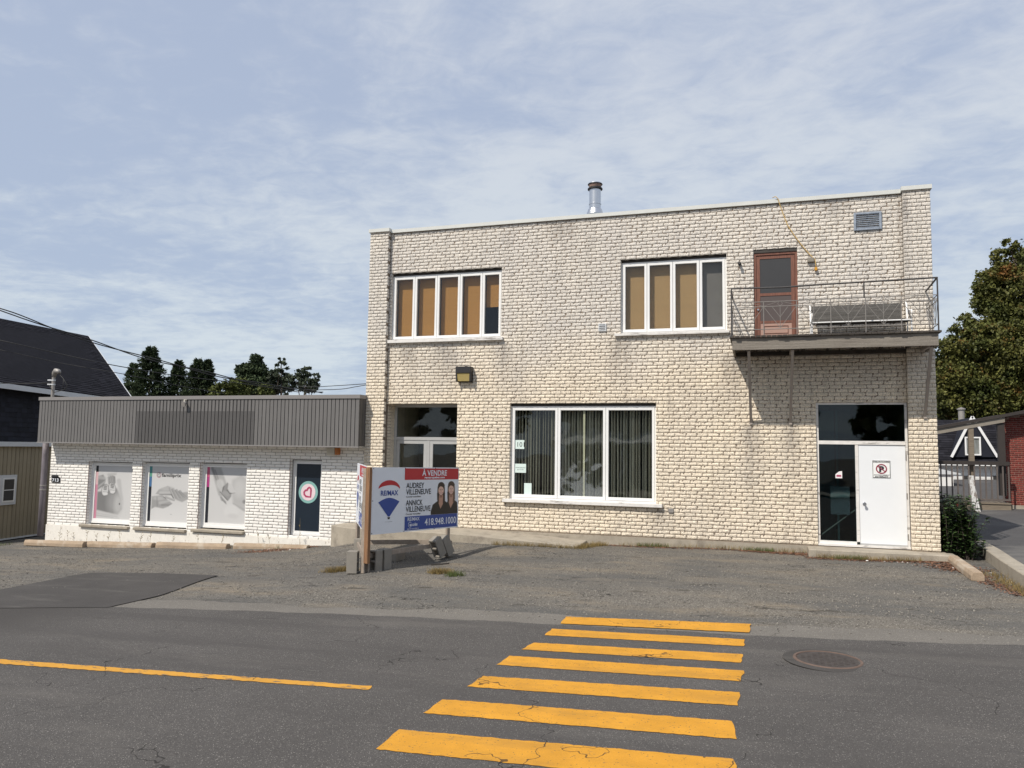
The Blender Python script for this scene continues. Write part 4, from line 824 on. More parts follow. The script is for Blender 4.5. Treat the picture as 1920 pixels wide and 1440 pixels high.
# flat print painter: grey drawing on a grid with vertex colours (printed film, no lighting in it)
class Art:
    def __init__(s, w, h, g): s.W, s.H = w, h; s.a = np.ones((h, w, 3))*np.array(g); s.y, s.x = np.mgrid[0:h, 0:w]; s.x = s.x/(w-1); s.y = s.y/(h-1)
    def put(s, m_, c): c = np.array(c if hasattr(c, '__len__') else (c,)*3); s.a = s.a*(1-m_[..., None])+c*m_[..., None]
    def ell(s, cx, cy, rx_, ry_, c, rot=0, soft=.1, al=1.0):
        A = s.H/s.W*ASP[0]; dx = (s.x-cx); dy = (s.y-cy)*1.42; t_ = R(rot); u = dx*math.cos(t_)+dy*math.sin(t_); v = -dx*math.sin(t_)+dy*math.cos(t_)
        d = np.sqrt((u/rx_)**2+(v/ry_)**2); s.put(np.clip((1-d)/soft+.5, 0, 1)*al, c)
    def cap(s, p, q, r0, r1, c, soft=.012, al=1.0, shade=0.0):
        px, py = p; qx, qy = q; X = s.x-px; Y_ = (s.y-py)*1.42; dx, dy = qx-px, (qy-py)*1.42; L2 = dx*dx+dy*dy
        t_ = np.clip((X*dx+Y_*dy)/L2, 0, 1); d = np.sqrt((X-t_*dx)**2+(Y_-t_*dy)**2); r_ = r0+(r1-r0)*t_; m_ = np.clip((r_-d)/soft+.5, 0, 1)*al
        if shade:
            side_ = (X*dy-Y_*dx)/math.sqrt(L2)/np.maximum(r_, 1e-4); cc2 = np.array(c if hasattr(c, '__len__') else (c,)*3)[None, None]*(1+shade*side_[..., None]); s.a = s.a*(1-m_[..., None])+cc2*m_[..., None]
        else: s.put(m_, c)
    def poly(s, pts, c, soft=.01, al=1.0):
        """filled polygon with soft edge via signed distance"""
        P_ = [(a_, b_*1.42) for a_, b_ in pts]; X = s.x; Y_ = s.y*1.42; ins = np.zeros_like(X, bool); dmin = np.full_like(X, 9.)
        for i in range(len(P_)):
            (x1_, y1_), (x2_, y2_) = P_[i], P_[(i+1) % len(P_)]
            cnd = ((y1_ > Y_) != (y2_ > Y_)) & (X < (x2_-x1_)*(Y_-y1_)/(y2_-y1_+1e-12)+x1_); ins ^= cnd
            dx, dy = x2_-x1_, y2_-y1_; t_ = np.clip(((X-x1_)*dx+(Y_-y1_)*dy)/(dx*dx+dy*dy+1e-12), 0, 1); dmin = np.minimum(dmin, np.hypot(X-x1_-t_*dx, Y_-y1_-t_*dy))
        sd = np.where(ins, dmin, -dmin); s.put(np.clip(sd/soft+.5, 0, 1)*al, c)
ASP = [1.0]
printmat = bpy.data.materials.new('printed_film'); printmat.use_nodes = True; n_ = printmat.node_tree.nodes; at_ = n_.new('ShaderNodeVertexColor'); at_.layer_name = 'print'
printmat.node_tree.links.new(at_.outputs[0], n_['Principled BSDF'].inputs['Base Color']); n_['Principled BSDF'].inputs['Roughness'].default_value = 0.4
def art_sheet(name, art, o, u, v, parent, tone=1.0):
    """o = top-left corner, u right vector, v down vector"""
    H_, W_ = art.H, art.W; o = np.array(o, float); u = np.array(u, float); v = np.array(v, float)
    V = (o[None, None]+art.x[..., None]*u+art.y[..., None]*v).reshape(-1, 3); idx = np.arange(H_*W_).reshape(H_, W_)
    Fq = np.stack([idx[1:, :-1], idx[1:, 1:], idx[:-1, 1:], idx[:-1, :-1]], -1).reshape(-1, 4); me = npmesh(name, V, Fq, printmat)
    ca = me.color_attributes.new('print', 'FLOAT_COLOR', 'POINT'); col = np.ones((H_*W_, 4), np.float32); col[:, :3] = np.clip(art.a.reshape(-1, 3)*tone, 0, 1); ca.data.foreach_set('color', col.ravel())
    return mobj(name, me, parent)
def art_shoes():
    a = Art(84, 118, .56); lt = .60
    a.ell(.75, .4, .5, .8, .60, soft=.8)
    a.poly([(.0, .50), (.55, .42), (.68, .60), (.72, .80), (.62, .905), (.3, .88), (.0, .84)], .20, soft=.05)     # belly in shade
    a.ell(.50, .68, .20, .30, .34, soft=.9, al=.8); a.ell(.62, .72, .12, .28, .50, soft=.9, al=.8)
    a.cap((.60, .28), (.72, .62), .06, .02, .48, soft=.05); a.ell(.655, .71, .018, .03, .10, soft=.5)
    a.poly([(.0, .20), (.14, .17), (.22, .26), (.18, .38), (.0, .46)], .22, soft=.04); a.cap((.02, .22), (.2, .24), .05, .04, .42, soft=.05, al=.7)
    a.cap((.02, .40), (.2, .30), .03, .02, .36, soft=.03)
    for i, (x, y) in enumerate(((.33, .20), (.38, .18), (.44, .175), (.49, .19))): a.cap((x-.03, y+.02), (x-.01, y+.13), .030, .026, .34-.02*i, soft=.02); a.cap((x-.01, y+.02), (x+.012, y+.12), .008, .005, .15, soft=.01)
    a.cap((.30, .17), (.50, .15), .04, .03, .40, soft=.05, al=.8)
    for (x, y, r_) in ((.22, .46, 8), (.42, .42, -14)):
        a.ell(x, y, .105, .165, .16, rot=r_, soft=.1); a.ell(x, y, .092, .15, .56, rot=r_, soft=.1); a.ell(x, y-.05, .05, .08, .36, rot=r_, soft=.2)
        for k in range(3): a.cap((x-.045, y-.075+k*.03), (x+.045, y-.065+k*.03), .006, .006, .12, soft=.008)
        a.ell(x+(.01 if r_ > 0 else .02), y+.065, .075, .045, .64, rot=r_, soft=.2); a.cap((x-.06, y+.035), (x+.07, y+.04), .005, .005, .2, soft=.008)
    a.poly([(.0, .86), (.35, .885), (.62, .925), (.68, 1), (0, 1)], .52, soft=.03); a.cap((.0, .94), (.5, .97), .006, .004, .32, soft=.02); a.cap((.0, .90), (.6, .95), .004, .004, .40, soft=.02)
    return a
def art_hands():
    a = Art(84, 118, .60); a.ell(.5, .95, .7, .4, .64, soft=.8)
    sk = .36; hi = .46; dk = .17
    a.poly([(.02, .55), (.30, .52), (.45, .60), (.58, .66), (.48, .72), (.34, .76), (.12, .74), (.02, .78)], .33, soft=.03); a.ell(.2, .58, .16, .05, hi, soft=.8, al=.8); a.cap((.16, .56), (.18, .72), .008, .01, .24, soft=.03)
    a.cap((.25, .66), (.50, .62), .035, .022, hi, soft=.03, al=.8); a.cap((.30, .70), (.5, .69), .018, .012, .24, soft=.02)
    a.poly([(.12, .50), (.20, .42), (.44, .35), (.60, .40), (.80, .46), (1.0, .44), (1.0, .57), (.84, .63), (.70, .60), (.55, .52), (.3, .52)], sk, soft=.03)
    a.ell(.42, .40, .16, .05, hi, rot=-8, soft=.8, al=.8)
    a.cap((.24, .48), (.52, .47), .032, .03, hi, soft=.02, shade=.15); a.cap((.22, .515), (.52, .505), .005, .006, dk, soft=.01)
    for i in range(4):
        x = .50+i*.09; a.cap((x, .39+i*.016), (x+.13, .585-i*.018), .034, .026, sk+.03-.02*i, soft=.015, shade=.25); a.cap((x+.04, .41+i*.015), (x+.17, .575-i*.015), .005, .004, dk, soft=.008)
    a.cap((.40, .55), (.62, .60), .03, .028, sk+.03, soft=.015, shade=.2); a.cap((.34, .55), (.40, .58), .008, .006, .10, soft=.01); a.cap((.54, .50), (.60, .56), .012, .01, .13, soft=.02)
    a.cap((.45, .71), (.57, .67), .006, .006, .24, soft=.015); a.ell(.56, .86, .02, .012, .45, soft=.5)
    return a
def art_feet():
    a = Art(84, 118, .60)
    a.poly([(.05, .0), (.30, .0), (.46, .28), (.40, .50), (.26, .50), (.12, .22)], .40, soft=.05); a.cap((.06, .02), (.18, .22), .04, .02, .25, soft=.04); a.cap((.14, .05), (.24, .22), .012, .01, .24, soft=.02); a.ell(.3, .3, .10, .12, .55, soft=.6, al=.9)
    a.poly([(.62, .22), (.86, .12), (1, .2), (1, .78), (.80, .68), (.66, .62), (.6, .4)], .45, soft=.08); a.ell(.80, .36, .15, .22, .56, soft=.9, al=.7); a.ell(.96, .60, .05, .05, .25, soft=.8); a.cap((.68, .64), (1, .76), .02, .02, .36, soft=.05)
    a.cap((.26, .26), (.36, .46), .05, .04, .50, soft=.04)
    a.poly([(.36, .36), (.50, .26), (.62, .40), (.60, .52), (.52, .60), (.34, .48)], .27, soft=.03); a.ell(.46, .47, .11, .07, .34, rot=20, soft=.7)
    a.cap((.30, .44), (.50, .58), .012, .01, .14, soft=.02); a.cap((.40, .34), (.36, .44), .010, .006, .13, soft=.015)
    for k, (x, y) in enumerate(((.53, .265), (.55, .30), (.58, .325), (.61, .35))): a.ell(x, y, .034, .028, .60, soft=.3)
    a.poly([(.52, .28), (.60, .30), (.68, .40), (.74, .42), (.68, .47), (.56, .44), (.50, .38)], .55, soft=.02); a.cap((.48, .40), (.56, .46), .008, .006, .08, soft=.01); a.cap((.56, .465), (.70, .45), .008, .005, .12, soft=.015)
    for k in range(4): a.cap((.36+k*.045, .47+k*.02), (.42+k*.04, .50+k*.018), .016, .014, .30, soft=.02)
    a.cap((.30, .48), (.36, .58), .03, .03, .40, soft=.03); a.cap((.34, .54), (.46, .62), .02, .02, .28, soft=.03); a.cap((.36, .58), (.48, .65), .008, .008, .17, soft=.02)
    a.ell(.62, .78, .19, .17, .64, soft=.4, al=.8); a.ell(.66, .86, .14, .06, .50, soft=.9, al=.5)
    return a
arts = [art_shoes, art_hands, art_feet]
strips = [[('black_strip', 0, .075), ('palepink', .12, .36), ('pink', .36, 1.0)], [('teal', 0, .12), ('green', .12, .19), ('blue', .19, .37), ('black_strip', .37, 1.0)], [('rose', 0, .10), ('rose', .10, .18), ('magenta', .18, .36), ('black_strip', .36, 1.0)]]
labels = ['shop window with a print of baby shoes held over a belly', 'shop window with a print of folded hands and a pharmacy name', 'shop window with a print of a hand holding a baby foot']
yF = .13
for (a, b, c, d), art, st, lb in zip(LW, arts, strips, labels):
    mb = MB(); frame_boxes(mb, a+.01, b-.01, c+.03, d-.02, yF, yF+.08, .05); mb.box(a-.0, a+.012, .10, yF+.08, c, d)
    w = mb.build('window', M['white'], shop); tag(w, lb)
    mb = MB(); frame_boxes(mb, a+.062, b-.062, c+.082, d-.072, yF+.015, yF+.06, .045, .075); mb.build('sash', M['white'], w)
    i0, i1, j0, j1 = a+.107, b-.107, c+.157, d-.117; yp = yF+.03
    mb = MB(); mb.box(i0, i1, yp+.006, yp+.012, j0, j1); mb.build('pane', M['glassd'], w)
    sw_ = .085
    art_sheet('poster', art(), (i0+sw_, yp+.002, j1), (i1-i0-sw_, 0, 0), (0, 0, -(j1-j0)), w, tone=.90)
    for nm, s0, s1 in st: mb = MB(); mb.box(i0, i0+sw_, yp, yp+.005, j1-(j1-j0)*s1, j1-(j1-j0)*s0); mb.build('colour_strip', M[nm], w)
    if st[0][0] == 'teal':
        text('familiprix', .135, M['ink'], (i0+.42, yp-.001, j1-.28), (1, 0, 0), (0, 0, 1), (0, -1, 0), w, width=.66, bold=.003)
        mb = ring(i0+.32, j1-.235, .066, .076, yp-.001); mb.build('logo_ring', M['maroon'], w)
        hp = [(.0, -.04), (.04, -.04), (.042, .0), (.035, .03), (.012, .038), (-.002, .022), (-.028, .016), (-.04, -.008), (-.03, -.034)]
        mb = MB(); pts = [(i0+.315+x_, yp-.001, j1-.235+z_) for x_, z_ in hp]; mb.tube(pts+[pts[0]], .0045, 4); mb.build('logo_heart', M['ink'], w)
    mb = MB(); mb.box(a-.16, b+.02, -.09, yF, c-.075, c+.0); mb.build('sill', M['concrete'], w, bevel=.012)
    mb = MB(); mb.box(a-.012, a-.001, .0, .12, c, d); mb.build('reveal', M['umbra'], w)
a, b, c, d = LD
mb = MB(); frame_boxes(mb, a+.01, b-.01, c+.0, d-.02, yF, yF+.08, .05); w = mb.build('window', M['white'], shop); tag(w, 'tall narrow dark shop panel with a round heart logo')
mb = MB(); frame_boxes(mb, a+.062, b-.062, c+.052, d-.072, yF+.015, yF+.06, .04, .06); mb.build('sash', M['white'], w)
mb = MB(); mb.box(a+.10, b-.10, yF+.03, yF+.04, c+.11, d-.11); mb.build('dark_panel', M['navy'], w)
cx, cz = (a+b)/2, 1.06
for r_, m_, o_ in ((.285, 'mint', .004), (.215, 'petal', .007)):
    mb = MB(); mb.add([(cx+r_*math.cos(t_), yF+.03-o_, cz+r_*math.sin(t_)) for t_ in np.linspace(0, 2*math.pi, 49)[:-1]], [tuple(range(48))]); mb.build('logo_disc', M[m_], w)
hp = [(.075, -.12), (.085, .05), (.075, .10), (.03, .125), (-.015, .09), (-.03, .055), (-.08, .045), (-.12, .0), (-.11, -.06), (-.06, -.11)]
def ribbon(pts, wd, y):
    mb = MB(); n = len(pts); P_ = [Vector((cx+p[0], y, cz+p[1])) for p in pts]; V = []
    for i in range(n):
        d_ = (P_[(i+1) % n]-P_[i-1]).normalized(); nn = Vector((-d_.z, 0, d_.x)); V += [P_[i]-nn*wd/2, P_[i]+nn*wd/2]
    return mb.add(V, [(2*i, 2*i+1, (2*i+3) % (2*n), (2*i+2) % (2*n)) for i in range(n)])
ribbon(hp, .05, yF+.03-.011).build('logo_heart', M['crimson'], w)
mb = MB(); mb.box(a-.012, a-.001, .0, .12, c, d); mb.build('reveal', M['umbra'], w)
# shop extras
hn = F(104, 899, -.02)
t = thing('house_number', 'black house number plaque with a small roof on the white brick', 'plaque', (hn.x, 0, hn.z))
mb = MB(); mb.box(hn.x-.15, hn.x+.15, -.025, .0, hn.z-.09, hn.z+.07); mb.build('plate', M['black'], t, bevel=.02); mb = MB(); mb.prism([(hn.x-.15, -.05, hn.z+.07), (hn.x+.10, -.05, hn.z+.07), (hn.x+.06, -.05, hn.z+.13), (hn.x-.10, -.05, hn.z+.13)], (0, .05, 0)); mb.build('roof', M['black'], t)
text('713', .13, M['signwhite'], (hn.x-.12, -.0275, hn.z-.06), (1, 0, 0), (0, 0, 1), (0, -1, 0), t, width=.24, bold=.002)
bx = F(625, 846, -.1); t = thing('alarm_box', 'small beige box with an orange lens under the siding band', 'alarm', (bx.x, -.02, bx.z))
mb = MB(); mb.box(bx.x-.16, bx.x+.06, -.16, .0, bx.z-.09, bx.z+.09); mb.build('housing', M['cream'], t, bevel=.01); mb = MB(); mb.box(bx.x+.065, bx.x+.15, -.15, -.0, bx.z-.09, bx.z+.09); mb.build('lens', mat('orange_lens', (.36, .12, .02), .4), t, bevel=.01)
sp_ = F(348, 757, -.50); t = thing('floodlight', 'small round floodlight mounted on the grey siding band', 'light', (sp_.x, -.46, sp_.z))
mb = MB(); mb.tube([(sp_.x, -.47, sp_.z+.10), (sp_.x-.03, -.52, sp_.z+.10), (sp_.x, -.55, sp_.z+.04)], .018, 8); mb.build('bracket', M['cream'], t); mb = MB(); mb.tube([(sp_.x, -.50, sp_.z+.0), (sp_.x+.01, -.56, sp_.z-.01), (sp_.x+.01, -.60, sp_.z-.02)], [.03, .062, .066], 14); mb.build('lamp_head', M['galv'], t, smooth=False)
t = thing('downpipe', 'purple grey downpipe at the left corner of the white brick shop', 'downpipe', (-19.78, -.05, -.6))
mb = MB(); mb.tube([(-19.80, -.06, 2.22), (-19.80, -.06, 1.9), (-19.80, -.06, .95), (-19.80, -.06, -.45)], .085, 12); mb.build('pipe', mat('purplish_pipe', (.17, .15, .165), .6, var=.2, vscale=6, stretch=(1, 1, .4)), t, smooth=True)
for z in (.98, .86): mb = MB(); mb.tube([(-19.80, -.06, z), (-19.80, -.06, z+.035)], .095, 12); mb.build('strap', M['galv'], t)

# service mast behind the band
sm_ = F(99, 735, .9); t = thing('service_mast', 'electric service mast with curved weatherhead on the shop roof', 'mast', (sm_.x, .9, 3.44)); x, y = sm_.x, .9
z1 = F(99, 706, .9).z
mb = MB(); mb.tube([(x, y, 3.4), (x+.0, y, z1)], .05, 12); mb.build('mast_pipe', M['galv'], t)
mb = MB(); mb.tube([(x, y, z1-.02), (x+.02, y, z1+.10), (x+.10, y-.02, z1+.17), (x+.22, y-.04, z1+.15), (x+.27, y-.05, z1+.10)], [.055, .075, .085, .075, .05], 12); mb.build('weatherhead', M['galv'], t, smooth=True)
for z in (z1-.25, z1-.12): mb = MB(); mb.tube([(x-.17, y-.05, z), (x-.05, y-.03, z)], .022, 8); mb.tube([(x, y, z-.02), (x, y, z+.02)], .06, 12); mb.build('insulator', M['trim'], t)
mb = MB(); mb.tube([(x+.22, y-.04, z1+.10), (x+.45, y-.05, z1-.08), (x+.62, y-.05, z1-.30), (x+.5, y-.05, z1-.42), (x+.1, y-.05, z1-.50), (x-.12, y-.05, z1-.25)], .012, 6); mb.tube([(x+.45, y-.05, z1-.08), (x+.46, y-.05, z1-.40)], .01, 6); mb.build('drip_loop', M['cable'], t, smooth=True)

# ================================================================== overhead cables
def wire(label, pts, r, twist=False, n=10):
    P_ = [F(a, b, y) for a, b, y in pts]
    # Catmull-Rom
    out_ = []
    for i in range(len(P_)-1):
        p0, p1, p2, p3 = P_[max(i-1, 0)], P_[i], P_[i+1], P_[min(i+2, len(P_)-1)]
        for k in range(n):
            t_ = k/n; out_.append(.5*((2*p1)+(-p0+p2)*t_+(2*p0-5*p1+4*p2-p3)*t_*t_+(-p0+3*p1-3*p2+p3)*t_**3))
    out_.append(P_[-1]); mb = MB()
    if twist:
        for ph in (0, math.pi):
            q = []; s_ = 0
            for i, p in enumerate(out_):
                s_ += (p-out_[i-1]).length if i else 0; w_ = s_*1.7+ph; q.append(p+Vector((0, .03*math.cos(w_), .035*math.sin(w_))))
            mb.tube(q, r, 6)
    else: mb.tube(out_, r, 6)
    o = mb.build('overhead_cable', M['cable'], smooth=True); tag(o, label, 'cable', 'overhead cables on the left'); return o
wire('thick twisted overhead cable, the highest of the left cables', [(-160, 528, -2.5), (0, 580, -1.5), (47, 596.5, -1), (95, 614, -.5), (176, 641, .5), (260, 667, 1.5), (340, 687, 2.5), (440, 711, 4), (548, 729, 6), (605, 736, 8)], .016, True, 14)
wire('thin overhead cable crossing the dark roof just below the twisted cable', [(-120, 612, -1.5), (0, 638, -1), (110, 663, 0), (214, 685, 1), (330, 704, 3), (445, 718, 5), (560, 735, 7)], .013)
wire('thin overhead cable crossing the dark roof lowest down', [(-120, 634, -1.5), (0, 656, -1), (110, 680, 0), (224, 700, 1), (330, 722, 3), (420, 738, 5)], .010)
wire('overhead cable running to the service mast in front of the dark eave', [(-100, 722, .2), (0, 719, .5), (50, 719, .8), (94, 718, .85)], .012)
wire('short cable rising to the left side of the brick building', [(560, 724, 7), (585, 725.5, 7), (633, 723, 6.5), (665, 721, 6), (694, 719, 5.5)], .012)
wire('slack cable under the short cable beside the brick building', [(575, 731, 7), (600, 731, 7), (640, 729.5, 6.5), (668, 725, 6), (694, 720.5, 5.5)], .012)

# ================================================================== SALE SIGN
def at_depth(px, py, dep):
    return Vector(CAM+(RM @ np.array([px-960, py-720, FPX]))*dep/FPX)
A = at_depth(687, 1072, 13.95); A.z = ground(A.x, A.y); B = at_depth(863, 1047, 16.05)
dAB = Vector((B.x-A.x, B.y-A.y, 0)); u = dAB.normalized(); PE = Vector((A.x, A.y, 0))+u*2.46; Ln = 2.46; B = PE-u*.20; B.z = ground(B.x, B.y)
# second panel goes back to the left post
rr = RM @ np.array([671-960, 990-720, FPX]); best = None
for s_ in np.linspace(.3, 2, 4000):
    p = CAM+rr*s_/abs(rr[2])*1.0*(1 if True else 1)
    q = Vector((p[0], p[1], 0)); dd = abs((q-Vector((A.x, A.y, 0))).length-2.44)
    if q.y > A.y and (best is None or dd < best[0]): best = (dd, q)
t_ = 0
dirv = Vector((rr[0], rr[1], 0)).normalized(); O2 = Vector((CAM[0], CAM[1], 0)); rel = O2-Vector((A.x, A.y, 0)); bq = rel.dot(dirv); cq = rel.length_squared-2.44**2
Bk = O2+dirv*(-bq+math.sqrt(max(0, bq*bq-cq))); Bk.z = ground(Bk.x, Bk.y)
sg = thing('for_sale_sign', 'large V shaped real estate sign on wooden posts in the parking lot', 'sign', (A.x, A.y, A.z))
def postd(px, py, pos):   # height of the photo row above a vertical line through pos
    r_ = RM @ np.array([px-960, py-720, FPX]); k_ = ((pos.x-CAM[0])*r_[0]+(pos.y-CAM[1])*r_[1])/(r_[0]**2+r_[1]**2); return CAM[2]+k_*r_[2]
zA_t, zA_b = postd(692, 876, A), postd(692, 1003, A); zB_t, zB_b = postd(862, 877, PE), postd(858, 988, PE)
print('SIGN', A, B, Bk, Ln, zA_t, zA_b, zB_t, zB_b)
npn = Vector((u.y, -u.x, 0))             # towards the camera
zt_, zb_ = (zA_t+zB_t)/2, (zA_b+zB_b)/2
fo = Vector((A.x, A.y, 0))+npn*.05-u*.0
PW = 2.44; PH = zA_t-zA_b
up = Vector((0, 0, 1)); s0 = fo+u*.03+Vector((0, 0, zA_b))
slope = ((zB_b+zB_t)/2-(zA_b+zA_t)/2)/Ln
uu = (u+Vector((0, 0, slope))).normalized(); vv = up
def panel(o, uu, vv, nn, w, h, parent, back=False):
    mb = MB(); v = [o+uu*(i*w)+vv*(j*h)+nn*(k_*.012) for i in (0, 1) for j in (0, 1) for k_ in (0, -1)]
    mb.add(v, [(0, 1, 3, 2), (4, 6, 7, 5), (0, 4, 5, 1), (2, 3, 7, 6), (0, 2, 6, 4), (1, 5, 7, 3)]); return mb.build('panel', M['signwhite'], parent)
def sign_face(o, uu, vv, nn, w, h, par, full=True):
    P2 = lambda a, b, off=.003: o+uu*(a*w)+vv*(b*h)+nn*off
    def quad(a0, a1, b0, b1, m_, name, off=.003, skew=0): mb = MB(); mb.add([P2(a0, b0, off), P2(a1, b0, off), P2(a1, b1, off), P2(a0, b1, off)], [(0, 1, 2, 3)]); return mb.build(name, m_, par)
    quad(.345, .993, .805, .985, M['signred'], 'red_band'); quad(.355, .985, .02, .235, M['signblue'], 'blue_band')
    T = lambda s, sz, m_, a, b, wd, bold=0.0: text(s, sz, m_, P2(a, b, .006), uu, vv, nn, par, width=wd*w, bold=bold)
    T('\u00c0 VENDRE', .150, M['signwhite'], .545, .870, .30, .003); T('remax-quebec.com', .055, M['signwhite'], .57, .825, .245, .002)
    T('AUDREY', .150, M['ink'], .365, .675, .205, .0015); T('VILLENEUVE', .150, M['ink'], .365, .575, .285, .0015); T('Courtier immobilier', .045, M['ink'], .365, .53, .17, .0005)
    T('ANNICK', .150, M['ink'], .365, .405, .19, .0015); T('VILLENEUVE', .150, M['ink'], .365, .305, .285, .0015); T('Courtier immobilier', .045, M['ink'], .365, .26, .17, .0005)
    T('RE/MAX', .095, M['signwhite'], .385, .165, .135, .001); T('acc\u00e8s', .085, M['signwhite'], .41, .085, .09, .002); T('agence immobili\u00e8re', .032, M['signwhite'], .385, .035, .13, .0003)
    T('418.948.1000', .190, M['signwhite'], .585, .075, .385, .002)
    # ring round the first letter of acces
    c0 = P2(.415, .105, .006); mb = MB(); mb.tube([c0+uu*(.045*math.cos(a_))+vv*(.05*math.sin(a_)) for a_ in np.linspace(.6, 5.6, 16)], .004, 4); mb.build('logo_ring', M['signwhite'], par)
    # balloon
    bc = (.18, .60)
    def blob(pts, m_, name, off=.004): mb = MB(); mb.add([P2(a, b, off) for a, b in pts], [tuple(range(len(pts)))]); return mb.build(name, m_, par)
    top = [(.18+.118*math.cos(a_), .655+.150*math.sin(a_)) for a_ in np.linspace(R(14), R(166), 22)]
    sc = [(.18-.118*math.cos(a_)*.97, .655+.075*math.sin(a_)+.004*math.cos(3*a_)) for a_ in np.linspace(R(14), R(166), 14)]
    blob(top+sc[0:], M['signred'], 'balloon_top')
    lowt = [(.18-.112+.224*i/12, .475+.062*math.sin(math.pi*i/12)) for i in range(13)]
    blob([(.172, .255)]+lowt+[(.19, .255)], M['signblue'], 'balloon_bottom'); blob([(.172, .215), (.192, .215), (.195, .245), (.168, .245)], M['ink'], 'basket')
    T('RE/MAX', .130, M['signblue'], .088, .575, .185, .003); blob([(.14, .175), (.22, .172), (.22, .176), (.14, .178)], M['greyink'], 'small_print')
    # the two portraits (plain generic figures)
    a = Art(96, 112, (.76, .79, .84)); BLK = (.018, .015, .014)
    for cx_, top_, wd_, hc, hc2, sh in ((.36, .02, 1.0, (.030, .016, .012), (.06, .035, .028), .0), (.74, .0, 1.0, (.050, .026, .016), (.13, .070, .042), .02)):
        a.ell(cx_, .13+top_, .125, .17, hc, soft=.06); a.cap((cx_-.085, .16+top_), (cx_-.085, .52+top_), .05, .055, hc, soft=.02); a.cap((cx_+.085, .16+top_), (cx_+.10, .56+top_), .05, .055, hc2 if sh else hc, soft=.02)
        a.poly([(cx_-.40 if cx_ < .5 else cx_-.20, 1), (cx_-.30 if cx_ < .5 else cx_-.17, .70), (cx_-.13, .60), (cx_+.12, .58), (cx_+.24, .66), (cx_+.27, 1)], BLK, soft=.02)
        a.poly([(cx_-.065, .42), (cx_+.07, .42), (cx_+.13, .60), (cx_-.01, .83), (cx_-.10, .62)], (.50, .28, .20), soft=.02)
        a.poly([(cx_-.05, .38), (cx_+.05, .38), (cx_+.05, .50), (cx_-.05, .50)], (.30, .15, .10), soft=.03)
        a.ell(cx_, .27+top_, .098, .185, (.74, .49, .39), soft=.08); a.ell(cx_-.03, .25+top_, .06, .10, (.70, .45, .35), soft=.9, al=.7); a.ell(cx_-.045, .33+top_, .03, .03, (.55, .24, .18), soft=.9, al=.6); a.ell(cx_+.045, .33+top_, .03, .03, (.5, .21, .15), soft=.9, al=.6)
        a.ell(cx_+.055, .11+top_, .08, .07, hc, rot=25, soft=.2); a.ell(cx_-.05, .095+top_, .07, .045, hc, rot=-25, soft=.2)
        for ex_ in (-.035, .038): a.ell(cx_+ex_, .245+top_, .020, .011, (.08, .04, .035), soft=.4); a.cap((cx_+ex_-.022, .222+top_), (cx_+ex_+.022, .220+top_), .004, .004, (.10, .05, .03), soft=.01)
        a.cap((cx_, .25+top_), (cx_+.004, .295+top_), .006, .010, (.38, .19, .13), soft=.02, al=.7); a.ell(cx_, .345+top_, .042, .020, (.38, .08, .07), soft=.3); a.ell(cx_, .342+top_, .034, .011, (.78, .72, .68), soft=.3)
        a.cap((cx_-.115, .35+top_), (cx_-.10, .62+top_), .035, .03, hc, soft=.02); a.cap((cx_+.115, .35+top_), (cx_+.10, .64+top_), .035, .03, hc2 if sh else hc, soft=.02)
    art_sheet('portrait_print', a, P2(.655, .78, .0035), uu*(.335*w), vv*(-.545*h), par)
mainpanel = panel(s0, uu, vv, npn, 2.44, PH, sg); sign_face(s0, uu, vv, npn, 2.44, PH, mainpanel)
# bolts
for a_, b_ in ((.01, .02), (.01, .5), (.01, .98), (.99, .02), (.99, .98), (.35, .01), (.7, .01), (.35, .99), (.7, .99)):
    c0 = s0+uu*(a_*2.44)+vv*(b_*PH); mb = MB(); mb.tube([c0, c0+npn*.008], .008, 8); mb.build('bolt', M['ink'], mainpanel)
u2 = (Vector((A.x, A.y, 0))-Vector((Bk.x, Bk.y, 0))).normalized(); n2 = Vector((u2.y, -u2.x, 0))
if n2.dot(Vector((CAM[0]-A.x, CAM[1]-A.y, 0))) < 0: n2 = -n2
s2 = Vector((Bk.x, Bk.y, 0))+n2*.05+Vector((0, 0, zA_b+.02)); p2 = panel(s2, u2, up, n2, 2.36, PH, sg); sign_face(s2, u2, up, n2, 2.36, PH, p2)
def post(x, y, z0, z1, name='post', m_=None, w=.09, d_=.09, uu_=None):
    e = uu_ or u; mb = MB(); mb.obox((x, y, z0), (x, y, z1), w, d_, up=(e.y, -e.x, 0)); return mb.build(name, m_ or M['pine'], sg, bevel=.003)
g0 = A-u*.035+npn*.035; post(g0.x, g0.y, A.z+.18, zA_t+.0, w=.065, d_=.10); g1 = A-u*.045-npn*.05; post(g1.x+.0, g1.y, A.z, zA_t-.02, w=.04, d_=.09, m_=M['lumber'])
g2 = A+u*.06-npn*.045; post(g2.x, g2.y, A.z, zA_b+.1, w=.04, d_=.09, m_=M['lumber'])
gB = B-npn*.0; post(gB.x-npn.x*.04, gB.y-npn.y*.04, B.z, zB_t-.05, w=.085, d_=.05, m_=M['lumber']); post(Bk.x, Bk.y, Bk.z, zA_t-.02, w=.085, d_=.05, m_=M['lumber'])
def beam(p, q, h=.09, w=.04): mb = MB(); mb.obox(p, q, w, h); mb.build('base_beam', M['lumber'], sg)
P3 = lambda base, a_, b_, z_: Vector((base.x, base.y, base.z+z_))+u*a_+npn*b_
beam(P3(A, .05, -.05, .30), Vector((B.x, B.y, B.z+.27))+u*.12-npn*.04); beam(P3(A, .0, -.08, .32), Vector((Bk.x, Bk.y, Bk.z+.28)))
beam(Vector((Bk.x, Bk.y, Bk.z+.30)), Vector((B.x, B.y, B.z+.30))+npn*-.06)
